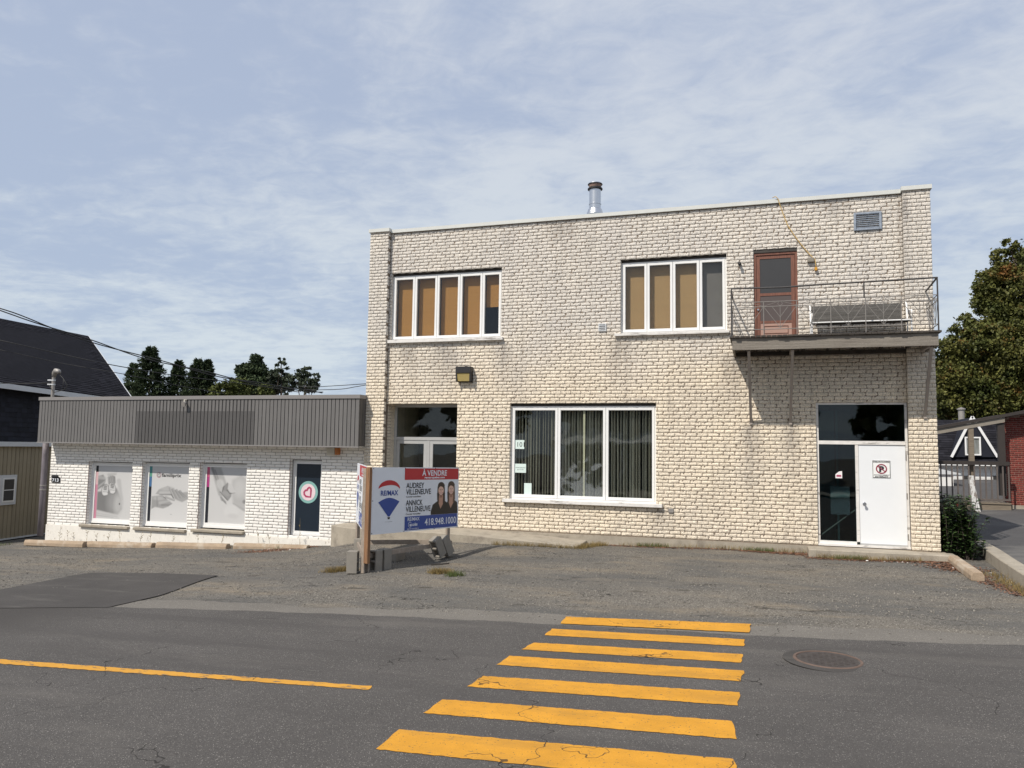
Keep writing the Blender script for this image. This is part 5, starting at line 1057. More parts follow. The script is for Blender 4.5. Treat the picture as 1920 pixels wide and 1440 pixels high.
# concrete blocks weighing the base down: one mesh, copied
mb = MB(); L_, W_, H_ = .39, .19, .19; tcl = .03
for (x0, x1, y0, y1) in ((0, L_, 0, tcl), (0, L_, W_-tcl, W_), (0, tcl, tcl, W_-tcl), (L_-tcl, L_, tcl, W_-tcl), (L_/2-.015, L_/2+.015, tcl, W_-tcl)): mb.box(x0-L_/2, x1-L_/2, y0-W_/2, y1-W_/2, 0, H_)
blk = mb.build('concrete_block', M['block'], None, bevel=.003); first = [blk]
def place_block(pos, rx_, ry_, rz_, label):
    if first: o = first.pop()
    else: o = bpy.data.objects.new('concrete_block', blk.data); C.objects.link(o)
    o.matrix_world = Matrix.Translation(pos) @ Matrix.Rotation(rz_, 4, 'Z') @ Matrix.Rotation(ry_, 4, 'Y') @ Matrix.Rotation(rx_, 4, 'X')
    tag(o, label, 'concrete block', 'concrete blocks holding down the sale sign'); return o
az = math.atan2(u.y, u.x)
q = P3(A, .13, .0, .19+.005); place_block(q+Vector((0, 0, .0)), 0, R(90), az+R(8), 'upright concrete block just right of the front post of the sale sign')
q = P3(A, .37, -.02, .19+.005); place_block(q, 0, R(90), az+R(2), 'upright concrete block second from the front post of the sale sign')
q = P3(A, -.20, -.26, .195); place_block(q+Vector((-.03, .02, 0)), R(90), R(90), az+R(35), 'upright concrete block with its holes showing left of the front post')
q = Vector((Bk.x, Bk.y, Bk.z+.195))+Vector((.02, -.10, 0)); place_block(q, R(90), R(90), az+R(20), 'concrete block at the rear left foot of the sale sign')
q = Vector((B.x, B.y, B.z+.20))-u*.50+npn*.06; place_block(q, 0, R(62), az+R(0), 'tilted concrete block leaning near the right post of the sale sign, left of the pair')
q = Vector((B.x, B.y, B.z+.20))-u*.22+npn*.02; place_block(q, 0, R(62), az-R(3), 'tilted concrete block next to the right post of the sale sign')
q = Vector((B.x, B.y, 0))-u*.75-npn*.75; q.z = ground(q.x, q.y)+.0; place_block(q, 0, R(0), az+R(15), 'concrete block lying flat under the back beam of the sale sign')

# ================================================================== wheel stops and kerb
def stop_mesh(Ls):
    mb = MB(); prof = [(-.10, 0), (-.10, .085), (-.065, .15), (.065, .15), (.10, .085), (.10, 0)]; n = 14; V = []; rg = random.Random(5)
    for i in range(n+1):
        x = -Ls/2+Ls*i/n
        for (y, z) in prof: V.append((x, y+rg.uniform(-.003, .003), z+(rg.uniform(-.003, .003) if z > 0 else 0)))
    k_ = len(prof); fs = [(i*k_+j, i*k_+(j+1) % k_, (i+1)*k_+(j+1) % k_, (i+1)*k_+j) for i in range(n) for j in range(k_)]+[tuple(range(k_))[::-1], tuple(n*k_+j for j in range(k_))]
    return mb.add(V, fs)
M['stop'] = mat('brown_grey_concrete', (.36, .275, .195), .95, var=.15, vscale=4, bump=.005, bscale=40, fine=.14, fscale=80); mixstain(M['stop'], (.50, .44, .36), 3, .52, .62, amount=.6)
stp = stop_mesh(2.1).build('wheel_stop', M['stop'], None, bevel=.008); got = [stp]
def wstop(p, q, label, Ls=2.1, zoff=0):
    c_ = (p+q)/2; d_ = q-p
    if got: o = got.pop()
    else: o = bpy.data.objects.new('wheel_stop', stp.data); C.objects.link(o)
    o.location = (c_.x, c_.y, c_.z+zoff); o.rotation_euler = (0, -math.atan2(d_.z, math.hypot(d_.x, d_.y)), math.atan2(d_.y, d_.x)); o.scale = (d_.length/2.1, 1, 1)
    return tag(o, label, 'wheel stop', 'concrete wheel stops')
def onF(px, py, y): return F(px, py, y)
wstop(onF(50, 1022, -.9), onF(160, 1026, -.9), 'leftmost concrete wheel stop along the white brick shop, chipped at its left end')
wstop(onF(166, 1025, -.78), onF(288, 1029, -.78), 'second wheel stop from the left along the white brick shop')
wstop(onF(296, 1027, -.75), onF(428, 1031, -.72), 'third wheel stop from the left along the white brick shop')
wstop(onF(441, 1029, -.70), onF(578, 1034, -.60), 'wheel stop below the tall dark shop panel')
g = GP(1788, 1056); h_ = GP(1834, 1090); wstop(g, h_, 'concrete wheel stop at the right corner beside the raised kerb', zoff=-.0)
stpr = None
# raised kerb / retaining edge and driveway on the right
kp = [(4.30, 1.4), (4.20, -.1), (4.06, -1.6), (4.00, -3.0), (3.98, -4.2), (4.05, -5.2)]
def kz(x, y): return ground(x, y)
mb = MB(); V = []
for i, (x, y) in enumerate(kp):
    zt = ground(x, y)+.22; zg = ground(x, y)-.2; V += [(x, y, zg), (x, y, zt), (x+.26, y, zt+.01), (x+.26, y, zg)]
fs = []
for i in range(len(kp)-1):
    for k in range(4): fs.append((i*4+k, i*4+(k+1) % 4, (i+1)*4+(k+1) % 4, (i+1)*4+k))
fs += [(0, 1, 2, 3)[::-1], tuple((len(kp)-1)*4+k for k in range(4))]; mb.add(V, fs); tag(mb.build('kerb', M['concrete'], bevel=.015), kind='structure')
def kx(y): return float(np.interp(y, [-5.2, -4.2, -3, -1.6, -.1, 1.4, 14, 40], [4.05, 3.98, 4.0, 4.06, 4.2, 4.3, 4.3, 4.3]))
V = []; dys = [-5.4, -4.5, -3.5, -2.5, -1.5, -.5, .5, 2, 4, 6, 8, 10, 12, 14, 20, 28]; nxk = 10
for y in dys:
    for i in range(nxk):
        x = kx(y)+.24+(26-4)*(i/(nxk-1))**1.6; V.append((x, y, ground(x, y)+.205-.0*max(0, y)))
Fq = [(j*nxk+i, j*nxk+i+1, (j+1)*nxk+i+1, (j+1)*nxk+i) for j in range(len(dys)-1) for i in range(nxk-1)]
tag(mobj('driveway', npmesh('driveway', V, Fq, M['drive'])), kind='structure')

# ================================================================== LEFT HOUSE
d8 = Vector((-math.sin(R(8)), math.cos(R(8)), 0)); nrm = Vector((d8.y, -d8.x, 0))   # wall direction and outward normal (towards +x)
KH = 1.18; H0 = Vector((-20.12*KH, (.35-CAM[1])*KH+CAM[1], 0))
def hz_(z): return 2.3+(z-2.3)*KH
lh = thing('left_house', 'dark roofed house with navy shingle upper wall and beige siding at the left edge', 'house', (-24, 3, -.7))
def HP(s_, out_, z): return H0+d8*s_+nrm*out_+Vector((0, 0, z))
def onwall(px, py, out_=0.0):
    r_ = RM @ np.array([px-960, py-720, FPX]); o_ = H0+nrm*out_; k_ = (nrm.x*(o_.x-CAM[0])+nrm.y*(o_.y-CAM[1]))/(nrm.x*r_[0]+nrm.y*r_[1]); p = CAM+k_*r_; s_ = (Vector(p)-H0).dot(d8); return s_, p[2]
print('HOUSE wall', [onwall(*q) for q in ((0, 832), (0, 1007), (88, 998), (0, 709), (28, 875), (0, 825))])
S0, S1 = -3.3, 7.2
mb = MB(); v = [HP(s_, o_, z) for s_ in (S0, S1) for o_ in (-9.5, -.03) for z in (-1.4, hz_(3.7))]
mb.add(v, [(0, 1, 3, 2), (4, 6, 7, 5), (0, 4, 5, 1), (2, 3, 7, 6), (0, 2, 6, 4), (1, 5, 7, 3)]); hw = mb.build('wall', M['dark'], lh)
# beige vertical siding boards
ztop = hz_(2.12); zbot = hz_(-.42); wd = .165; s_ = -3.3; k = 0; mpb = None
while s_ < .5:
    if mpb is None:
        mb = MB(); P_ = [Vector((0, 0, 0))+d8*a_+nrm*b_ for a_, b_ in ((.006, -.02), (.006, .0), (.02, .018), (wd-.02, .018), (wd-.006, .0), (wd-.006, -.02))]; mb.prism([p+Vector((0, 0, zbot)) for p in P_], (0, 0, ztop-zbot)); o = mb.build('siding_board', M['beige'], hw); mpb = o.data
    else:
        o = bpy.data.objects.new('siding_board', mpb); C.objects.link(o); o.parent = hw; o.matrix_parent_inverse = WORLD[hw.name].inverted()
    o.location = H0+d8*s_; s_ += wd
def wbox(s0_, s1_, o0, o1, z0, z1, name, m_, par, bevel=0):
    mb = MB(); v = [HP(a_, b_, z_) for a_ in (s0_, s1_) for b_ in (o0, o1) for z_ in (z0, z1)]; mb.add(v, [(0, 1, 3, 2), (4, 6, 7, 5), (0, 4, 5, 1), (2, 3, 7, 6), (0, 2, 6, 4), (1, 5, 7, 3)]); return mb.build(name, m_, par, bevel=bevel)
wbox(-3.3, .6, .0, .14, hz_(2.12), hz_(2.25), 'band_trim', M['trim'], lh); wbox(-3.3, .6, .02, .06, hz_(-.46), hz_(-.42), 'base_trim', M['trim'], lh)
# window
sa, za = onwall(31, 890, .03); sb, zb = onwall(29, 945, .03); wz0, wz1 = zb, za
fw_ = wbox(sa-1.30, sa, .02, .06, wz0, wz1, 'window', M['trim'], lh)
for i, off in enumerate((0, -.62)):
    a1 = sa-.10+off; a0 = a1-.44
    wbox(a0-.03, a1+.03, .06, .072, wz0+.09, wz1-.09, 'sash', M['white'], fw_); wbox(a0+.02, a1-.02, .073, .076, wz0+.14, wz1-.14, 'pane', M['interior'], fw_); wbox(a0+.02, a1-.02, .077, .082, (wz0+wz1)/2-.015, (wz0+wz1)/2+.01, 'glazing_bar', M['white'], fw_)
# dark wall shingles (upper wall)
Vs = []; mb = MB(); zs_ = hz_(2.26); row = 0; rg = random.Random(3); shl = []
while zs_ < hz_(3.75):
    s_ = -3.3-(.12 if row % 2 else 0)
    while s_ < .6:
        w_ = rg.uniform(.16, .30); shl.append((s_, zs_, w_-.006)); s_ += w_
    zs_ += .16; row += 1
wsm = wbox(-3.35, 1.5, -.02, .004, hz_(2.25), hz_(3.75), 'shingle_wall', M['wallshingle'], lh)
def shq(mb, s_, z, w_, h=.17, t0=.022, t1=.006):
    v = [HP(s_, t0, z), HP(s_+w_, t0, z), HP(s_+w_, t1, z+h), HP(s_, t1, z+h), HP(s_, 0.0, z), HP(s_+w_, 0.0, z)]; mb.add(v, [(0, 1, 2, 3), (4, 5, 1, 0)])
for i, (s_, z, w_) in enumerate(shl):
    if i < 0: pass
    shq(mb, s_, z, w_)
tag(mb.build('shingles', M['wallshingle'], wsm), kind='stuff')
# roof: plane from eave line up to the ridge
se0, ze0 = onwall(0, 716, .45); se1, ze1 = onwall(180, 741, .45)
rs = -4.9                                        # ridge lies this far back from the wall plane
def online(px, py, out_): return onwall(px, py, out_)
sr0, zr0_ = online(0, 597, rs); sr1, zr1_ = online(165, 630, rs)
print('ROOF', se0, ze0, se1, ze1, sr0, zr0_, sr1, zr1_)
zE = (ze0+ze1)/2; zR = (zr0_+zr1_)/2; sEnd_r = sr1
se_end, _z = onwall(250, 741, .45)
sA_ = -3.7
E0, E1 = HP(sA_, .45, ze0), HP(se_end, .45, ze0+(ze1-ze0)/(se1-se0)*(se_end-se0))
R0, R1 = HP(sA_, rs, zr0_+(zr1_-zr0_)/(sr1-sr0)*(sA_-sr0)), HP(sEnd_r, rs, zr1_)
E0.z = ze0+(ze1-ze0)/(se1-se0)*(sA_-se0)
B0, B1 = HP(sA_, 2*rs-.45, E0.z), HP(se_end, 2*rs-.45, E1.z)
mb = MB(); th = Vector((0, 0, -.12)); mb.add([E0, E1, R1, R0, B0, B1, E0+th, E1+th, R1+th, R0+th, B0+th, B1+th], [(0, 1, 2, 3), (3, 2, 5, 4), (6, 9, 8, 7), (9, 10, 11, 8), (0, 6, 7, 1), (1, 7, 8, 2), (2, 8, 11, 5), (5, 11, 10, 4), (0, 3, 9, 6), (3, 4, 10, 9)])
rf = mb.build('roof', M['shingle'], lh)
nrows = 38; rn = ((E1-E0).cross(R0-E0)).normalized(); rn = rn if rn.z > 0 else -rn; tabs = []; rg = random.Random(6)
for r_ in range(nrows):
    f0, f1 = r_/nrows, (r_+1.12)/nrows; a0 = E0.lerp(R0, f0); a1 = E1.lerp(R1, f0); b0 = E0.lerp(R0, min(1, f1)); b1 = E1.lerp(R1, min(1, f1)); L0 = (a1-a0).length; s_ = -.15*(r_ % 3); 
    while s_ < L0:
        w_ = rg.uniform(.22, .42); t0_, t1_ = max(0, s_)/L0, min(L0, s_+w_-.006)/L0; s_ += w_
        if t1_ <= t0_: continue
        lift = .022+rg.uniform(-.004, .004); P0 = a0.lerp(a1, t0_); P1 = a0.lerp(a1, t1_); P2_ = b0.lerp(b1, t1_); P3_ = b0.lerp(b1, t0_)
        tabs.append([P0+rn*lift, P1+rn*lift, P2_+rn*.006, P3_+rn*.006, P0, P1])
tabs.sort(key=lambda q: (q[0]-Vector(CAM)).length if -24 < q[0].x else 1e3)
vis = [q for q in tabs if q[0].y > -3]; vis.sort(key=lambda q: (q[0]-Vector(CAM)).length); near = set(id(q) for q in vis[:300]); mb = MB()
for q in tabs:
    if id(q) in near:
        m2 = MB(); m2.add(q, [(0, 1, 2, 3), (4, 5, 1, 0)]); m2.build('shingle', M['shingle'], rf)
    else: mb.add(q, [(0, 1, 2, 3), (4, 5, 1, 0)])
tag(mb.build('shingles', M['shingle'], rf), kind='stuff')
mb = MB(); mb.obox(E0+Vector((0, 0, -.11))+nrm*.02, E1+Vector((0, 0, -.11))+nrm*.02, .04, .17); mb.build('eave_fascia', M['trim'], lh)
mb = MB(); mb.obox(E1+Vector((0, 0, -.03))+d8*.03, R1+Vector((0, 0, -.03))+d8*.03, .03, .10); mb.build('rake_trim', M['trim'], lh); print('SEEND', se_end, sr1)
mb = MB(); q0, q1 = E0.copy(), E1.copy(); mb.add([E0+Vector((0, 0, -.16)), E1+Vector((0, 0, -.16)), HP(se_end, -.02, E1.z-.16), HP(sA_, -.02, E0.z-.16)], [(0, 1, 2, 3)]); mb.build('soffit', M['dark'], lh)
mb = MB(); mb.add([HP(se_end-.4, -.02, -1.4), HP(se_end-.4, 2*rs+.02, -1.4), HP(se_end-.4, 2*rs+.02, E1.z-.1), R1+th*.9-d8*.4*0-d8*.3, HP(se_end-.4, -.02, E1.z-.1)], [(0, 1, 2, 3, 4)]); mb.build('gable_wall', M['wallshingle'], lh)

# ================================================================== vegetation
def leaf_cloud(name, centers, n, size, material, parent, seed=1, stretch=(1, 1, 1), tri=False, mesh_only=False, jitter=.3, flat=0.0):
    """centers: list of (x,y,z,rx,ry,rz,weight). Leaves gather in sub-clumps near each lobe's shell"""
    rg = np.random.default_rng(seed); cs = np.array(centers, float); w = cs[:, 6]/cs[:, 6].sum(); nc = max(20, n//60)
    idx = rg.choice(len(cs), nc, p=w); d = rg.normal(size=(nc, 3)); d /= np.linalg.norm(d, axis=1)[:, None]; rad = rg.uniform(.35, 1.0, nc)**.45
    cl = cs[idx, :3]+d*rad[:, None]*cs[idx, 3:6]; ci = rg.integers(0, nc, n); crad = (np.minimum(cs[idx, 3:6].mean(1)*.26, .42))[ci]
    p = cl[ci]+rg.normal(size=(n, 3))*crad[:, None]*jitter*2*np.array([1, 1, .65])
    a = rg.normal(size=(n, 3)); a /= np.linalg.norm(a, axis=1)[:, None]; b = rg.normal(size=(n, 3)); b -= (b*a).sum(1)[:, None]*a; b /= np.linalg.norm(b, axis=1)[:, None]
    s = size*rg.uniform(.6, 1.35, n)[:, None]; a = a*s*np.array(stretch); b = b*s*.62
    V = np.stack([p-a, p-b*1.0+a*.1, p+a, p+b*1.0+a*.1], 1).reshape(-1, 3); Fq = np.arange(4*n).reshape(n, 4)
    me = npmesh(name, V, Fq, material)
    return me if mesh_only else mobj(name, me, parent)
def limbs(base, top, targets, r0, parent, seed=1):
    rg = random.Random(seed); mb = MB(); b = Vector(base); t_ = Vector(top); mb.tube([b, b.lerp(t_, .3)+Vector((rg.uniform(-.1, .1), 0, 0)), b.lerp(t_, .65)+Vector((rg.uniform(-.2, .2), rg.uniform(-.2, .2), 0)), t_], [r0, r0*.8, r0*.5, r0*.12], 10); mb.build('trunk', M['bark'], parent, smooth=True)
    mb = MB()
    for q in targets:
        q = Vector(q); s_ = b.lerp(t_, rg.uniform(.25, .6)); m_ = s_.lerp(q, .5)+Vector((rg.uniform(-.3, .3), rg.uniform(-.3, .3), rg.uniform(.1, .5))); mb.tube([s_, m_, q], [r0*.38, r0*.22, r0*.05], 6)
    mb.build('limb', M['bark'], parent, smooth=True)
def big_tree(name, label, base, lobes, n, size, m_, seed, r0=.3, cat='tree', group=None, leafst=(1, 1, 1)):
    t = thing(name, label, cat, base, group); top = max(lobes, key=lambda q: q[2]); limbs(base, (top[0], top[1], top[2]), [q[:3] for q in lobes], r0, t, seed); leaf_cloud('crown', lobes, n, size, m_, t, seed, leafst); return t
rg = random.Random(12)
def px_lobes(spec, y, rs_=1.0):
    """lobes given as (photo x, photo y, radius in m) put at depth y"""
    o_ = []
    for a_, b_, r_, dy in spec: r_ = r_*rs_; p = F(a_, b_, y+dy); o_.append((p.x, p.y, p.z, r_, r_, r_*.85, r_**2))
    return o_
mp = px_lobes([(1895, 490, 1.3, 0), (1912, 540, 2.0, 0), (1872, 565, 1.3, 0), (1900, 620, 2.3, 0), (1850, 625, 1.5, 0), (1825, 660, 1.7, 0), (1880, 690, 2.6, 1), (1800, 705, 1.9, 0), (1850, 740, 2.4, 0), (1920, 740, 2.8, 0), (1785, 745, 1.6, 0), (1810, 780, 1.8, 1), (1990, 600, 3.8, 2), (2050, 700, 4.2, 2), (1980, 500, 2.6, 2), (1930, 660, 2.6, -1), (2000, 780, 3.5, 0), (1890, 790, 2.4, 0), (1893, 462, .7, 0), (1850, 545, .8, 0), (1812, 612, 1.1, 0), (1783, 655, 1.1, 0), (1838, 600, 1.1, 0), (1862, 535, 1.3, 0), (1852, 565, 1.1, 0), (1885, 520, 1.3, 0), (1768, 700, 1.1, 0), (1845, 640, 1.6, -1)], 34, .82)
big_tree('maple_tree', 'large maple turning brown and green behind the right house', (18.5, 36, .8), mp, 170000, .095, M['leaf'], 3, .45)
mp2 = px_lobes([(1770, 720, 1.4, 0), (1762, 760, 1.5, 0), (1790, 785, 1.7, 0), (1760, 690, .8, 0), (1770, 800, 1.5, 0), (1745, 740, 1.4, 0), (1830, 790, 1.8, 0)], 40)
big_tree('maple_tree', 'darker maple behind the large one, showing beside the brick corner', (13.0, 41, .8), mp2, 40000, .10, M['leaf'], 4, .3)
def conifer(label, px, pyt, y, wid, seed, pyb=745, dens=1.0):
    p = F(px, pyt, y); zb = ground(p.x, y)-.5; H_ = p.z-zb; t = thing('spruce_tree', label, 'tree', (p.x, y, zb), 'dark trees behind the shop roof'); rg = np.random.default_rng(seed)
    mb = MB(); mb.tube([(p.x, y, zb), (p.x, y, p.z-.2)], [.16, .02], 8); mb.build('trunk', M['bark'], t, smooth=True)
    n = int(15000*dens); z = rg.uniform(0, 1, n)**1.25; nb_ = 520; bang = rg.uniform(0, 2*math.pi, nb_); bz = np.sort(rg.uniform(.42, .99, nb_)); bl = (1-bz)**.62*wid*1.12*rg.uniform(.55, 1.2, nb_)+.08
    bi = rg.integers(0, nb_, n); tt = rg.uniform(.12, 1, n)**.6; r_ = bl[bi]*tt; zz_ = zb+H_*(.12+.88*bz[bi])-.10*tt*bl[bi]+.10*(tt**3)*bl[bi]; an = bang[bi]+rg.normal(0, .07, n)
    c_ = np.stack([p.x+r_*np.cos(an), y+r_*np.sin(an), zz_+rg.normal(0, .05, n)], 1)
    dirv_ = np.stack([np.cos(an), np.sin(an), rg.uniform(-.3, .5, n)], 1)+rg.normal(0, .55, (n, 3)); dirv_ /= np.linalg.norm(dirv_, axis=1)[:, None]; up_ = rg.normal(0, 1, (n, 3)); up_ -= (up_*dirv_).sum(1)[:, None]*dirv_; up_ /= np.linalg.norm(up_, axis=1)[:, None]
    s_ = rg.uniform(.06, .15, n)[:, None]; a_ = dirv_*s_; b_ = up_*s_*.26; V = np.stack([c_-a_*.5, c_-b_, c_+a_, c_+b_], 1).reshape(-1, 3)
    mobj('crown', npmesh('crown', V, np.arange(4*n).reshape(n, 4), M['needle']), t)
conifer('tallest spruce behind the shop roof, nearest the dark roof', 284, 650, 21, 2.0, 1, dens=1.9)
conifer('narrow pointed spruce just left of the tallest spruce', 250, 680, 24, 1.3, 2, dens=.8)
conifer('small spruce with a bare leader right of the tallest spruce', 336, 675, 22, 1.35, 3)
conifer('bushy two topped spruce right of the small spruce', 372, 673, 21, 1.5, 4, dens=1.3)
conifer('spruce crown overlapping the bushy two topped spruce on its right', 389, 674, 21.5, 1.35, 5, dens=1.2)
lb = px_lobes([(475, 685, 1.1, 0), (468, 705, 1.3, 0), (488, 710, 1.3, 0), (476, 672, .45, 0), (455, 728, 1.2, 0), (495, 730, 1.2, 0), (462, 690, .7, 0), (493, 692, .6, 0)], 22, .66)
big_tree('pine_tree', 'rounded dark pine in the middle of the trees behind the shop roof', (F(475, 740, 22).x, 22, -.6), lb, 15000, .085, M['needle'], 7, .2, group='dark trees behind the shop roof', leafst=(1.2, 1.2, 1.2))
lb = px_lobes([(527, 688, .55, 0), (525, 705, .8, 0), (518, 722, .8, 0), (540, 722, .9, 0), (528, 677, .3, 0)], 22, .75)
big_tree('poplar_tree', 'airy grey green poplar right of the rounded pine', (F(528, 740, 22).x, 22, -.6), lb, 3800, .075, M['greyleaf'], 8, .12, group='dark trees behind the shop roof')
lb = px_lobes([(566, 700, .6, 0), (575, 695, .5, 0), (556, 715, .8, 0), (575, 718, .9, 0), (588, 708, .45, 0), (590, 700, .3, 0), (585, 725, .6, 0)], 22, .7)
big_tree('poplar_tree', 'airy grey green poplar farthest right behind the shop roof', (F(570, 740, 22).x, 22, -.6), lb, 4200, .075, M['greyleaf'], 9, .12, group='dark trees behind the shop roof')
lb = px_lobes([(435, 722, .8, 0), (420, 732, .8, 0), (450, 728, .8, 0), (405, 738, .6, 0), (500, 735, .7, 0)], 20, .75)
big_tree('leafy_shrub', 'light green shrub low between the spruces and the rounded pine', (F(435, 740, 20).x, 20, -.6), lb, 6000, .075, M['lightleaf'], 10, .1, 'shrub')
# distant wood
cs_ = []
for i in range(60):
    x = -120+i*4.5+rg.uniform(-1, 1)
    if -70 < x < 8: continue
    cs_.append((x, 70+rg.uniform(-4, 4), 3.5, 4, 3, 4.0+rg.uniform(-1, 1), 1))
o = leaf_cloud('wood', cs_, 22000, .5, M['leaf'], None, 33); tag(o, kind='stuff')
# shrub at the right corner of the brick building
t = thing('shrub', 'dark green leafy shrub growing against the right corner of the brick building', 'shrub', (3.75, .2, .2))
rgn = np.random.default_rng(5); Vs = []; mb = MB()
for k in range(150):
    bx_, by_ = 3.52+rgn.uniform(0, .55), rgn.uniform(-.15, .75); hh = rgn.uniform(.5, 1.30)*(1.0 if bx_ < 3.95 else .75); lx, ly = rgn.normal(0, .12, 2); b0 = np.array([bx_, by_, .2]); t0 = b0+np.array([lx, ly, hh])
    if t0[0] < 3.45: t0[0] = 3.5
    mb.tube([tuple(b0), tuple(t0)], [.007, .003], 4)
    for j in range(46):
        f = rgn.uniform(.12, 1); c_ = b0+(t0-b0)*f; an = rgn.uniform(0, 6.28); d_ = np.array([math.cos(an), math.sin(an), rgn.uniform(-.1, .7)]); d_ /= np.linalg.norm(d_); ll = rgn.uniform(.07, .13); sd = np.cross(d_, [0, 0, 1.]); sd /= np.linalg.norm(sd)+1e-6; wv = sd*ll*.32; dr_ = np.array([0, 0, -ll*.18])
        if c_[0]+d_[0]*ll < 3.43: continue
        Vs.append([c_, c_+d_*ll*.5+wv, c_+d_*ll+dr_, c_+d_*ll*.5-wv])
V = np.array(Vs).reshape(-1, 3); mobj('foliage', npmesh('foliage', V, np.arange(len(V)).reshape(-1, 4), M['bushleaf']), t); mb.build('stem', M['bark'], t)
pr = F(1797, 945, .9); t = thing('marker_post', 'leaning red and white marker post in the shrub', 'post', (pr.x, .9, .3)); zt1 = F(1795, 940, .9).z
P0 = Vector((F(1804, 985, .9).x, .9, .3)); P1 = F(1802, 970, .9); P2 = F(1798, 955, .9); P3q = F(1794, 944, .9)
mb = MB(); mb.tube([P0, P1], .03, 10); mb.build('post', M['white'], t); mb = MB(); mb.tube([P1, P3q], .031, 10); mb.build('red_band', M['redref'], t)
mb = MB(); mb.tube([P3q, P3q+Vector((-.12, .02, .07)), P3q+Vector((-.30, .05, .12))], .022, 8); mb.build('bar', M['iron'], t)

# ================================================================== right: red brick building, porch, deck
rb = thing('red_brick_building', 'single storey red brick building with a low brown roof at the right edge', 'building', (9, 14, .3))
def rz_(x): return 3.02+(x-5.3)*.205
RY = 12.0; rx0, rx1 = 7.78, 20.0
mb = MB(); mb.prism([(rx0, RY+.01, .62), (rx1, RY+.01, .62), (rx1, RY+.01, rz_(rx1)-.02), (rx0, RY+.01, rz_(rx0)-.02)], (0, .3, 0)); mb.prism([(rx0, RY+.31, .62), (rx0+.3, RY+.31, .62), (rx0+3.5, RY+9, .62), (rx0+3.2, RY+9, .62)], (0, 0, rz_(rx0)-.66)); rw = mb.build('wall', M['redmortar'], rb)
br = [q for q in lay_bricks(rx0, 11.5, .64, 4.2, [], .205, .067, .010, 21) if q[1]+q[3] < rz_(q[0])-.02]; brick_wall(rw, br, lambda x: RY+.01, .205, .067, .010, .002, .004, .05, M['redbrick'], seed=11, nvar=6)
mb = MB(); mb.prism([(rx0-.02, RY-.04, -.3), (rx1, RY-.04, -.3), (rx1, RY+9, -.3), (rx0+3.18, RY+9, -.3)], (0, 0, .92)); mb.build('foundation', M['concrete'], rb)
# rake edge roof rising to the right
e0 = Vector((4.2, RY-1.0, 0)); 
def rz_(x): return 3.02+(x-5.3)*.205
mb = MB(); mb.prism([(3.6, RY-.55, rz_(3.6)), (7.6, RY-.55, rz_(7.6)), (7.6, RY-.55, rz_(7.6)+.10), (3.6, RY-.55, rz_(3.6)+.10)], (0, .9, 0)); mb.add([(7.6, RY-.55, rz_(7.6)), (20, RY-.55, rz_(20)), (20, RY+9.2, rz_(20)), (10.9, RY+9.2, rz_(7.6)), (7.6, RY-.55, rz_(7.6)+.1), (20, RY-.55, rz_(20)+.1), (20, RY+9.2, rz_(20)+.1), (10.9, RY+9.2, rz_(7.6)+.1)], [(0, 3, 2, 1), (4, 5, 6, 7), (0, 1, 5, 4), (1, 2, 6, 5), (2, 3, 7, 6), (3, 0, 4, 7)]); mb.build('roof', M['browntrim'], rb)
mb = MB(); mb.prism([(3.6, RY-.50, rz_(3.6)-.17), (7.70, RY-.50, rz_(7.7)-.17), (7.70, RY-.50, rz_(7.7)-.004), (3.6, RY-.50, rz_(3.6)-.004)], (0, .12, 0)); mb.build('roof_beam', M['taupe'], rb)
mb = MB(); mb.box(7.50, 7.70, RY-.45, RY-.3, .95, rz_(7.6)-.17); mb.build('corner_post', M['browntrim'], rb)
px1 = F(1822, 880, RY-.4); mb = MB(); mb.box(px1.x-.075, px1.x+.075, RY-.48, RY-.34, .95, rz_(px1.x)-.17); mb.build('porch_post', M['deckwood'], rb)
# deck
dk = thing('deck', 'raised wooden deck with grey balusters beside the red brick building', 'deck', (6.2, RY, .3))
zd = F(1850, 942, RY-.6).z; zr_ = F(1850, 872, RY-.6).z; zr0 = F(1850, 858, RY-.6).z
dx0, dx1 = 3.9, 7.75
mb = MB(); mb.box(dx0, dx1, RY-.65, RY-.60, zd-.27, zd-.05); mb.build('front_beam', M['deckwood'], dk); 
for i in range(8): mb = MB(); mb.box(dx0, dx1, RY-.68+i*.2, RY-.68+i*.2+.19, zd-.045, zd); mb.build('deck_board', M['deckwood'], dk)
mb = MB(); mb.box(dx0, dx1, RY-.66, RY-.56, zr_, zr_+.12); mb.build('top_rail', M['browntrim'], dk); mb = MB(); mb.box(dx0, dx1, RY-.64, RY-.58, zd+.06, zd+.12); mb.build('bottom_rail', M['balus'], dk)
x = dx0+.05
while x < dx1: mb = MB(); mb.box(x, x+.04, RY-.63, RY-.59, zd+.12, zr_); mb.build('baluster', M['balus'], dk); x += .163
for x in (4.4, 6.2, 7.55): mb = MB(); mb.box(x, x+.25, RY-.6, RY-.2, ground(x, RY)+.0, zd-.05); mb.build('footing', M['dark'], dk)
pb = F(1829, 964, RY-1.6); t = thing('wooden_post', 'grey post with peeling white paint leaning in front of the deck', 'post', (pb.x, RY-1.6, pb.z))
ptp = F(1820, 893, RY-1.2); mb = MB(); mb.obox(pb, ptp, .13, .16, up=(0, 1, 0)); mb.build('post', M['peel'], t); mb = MB(); mb.obox(pb+Vector((.12, .02, 0)), ptp+Vector((.05, .02, -.15)), .06, .12, up=(0, 1, 0)); mb.build('side_board', M['peel'], t)

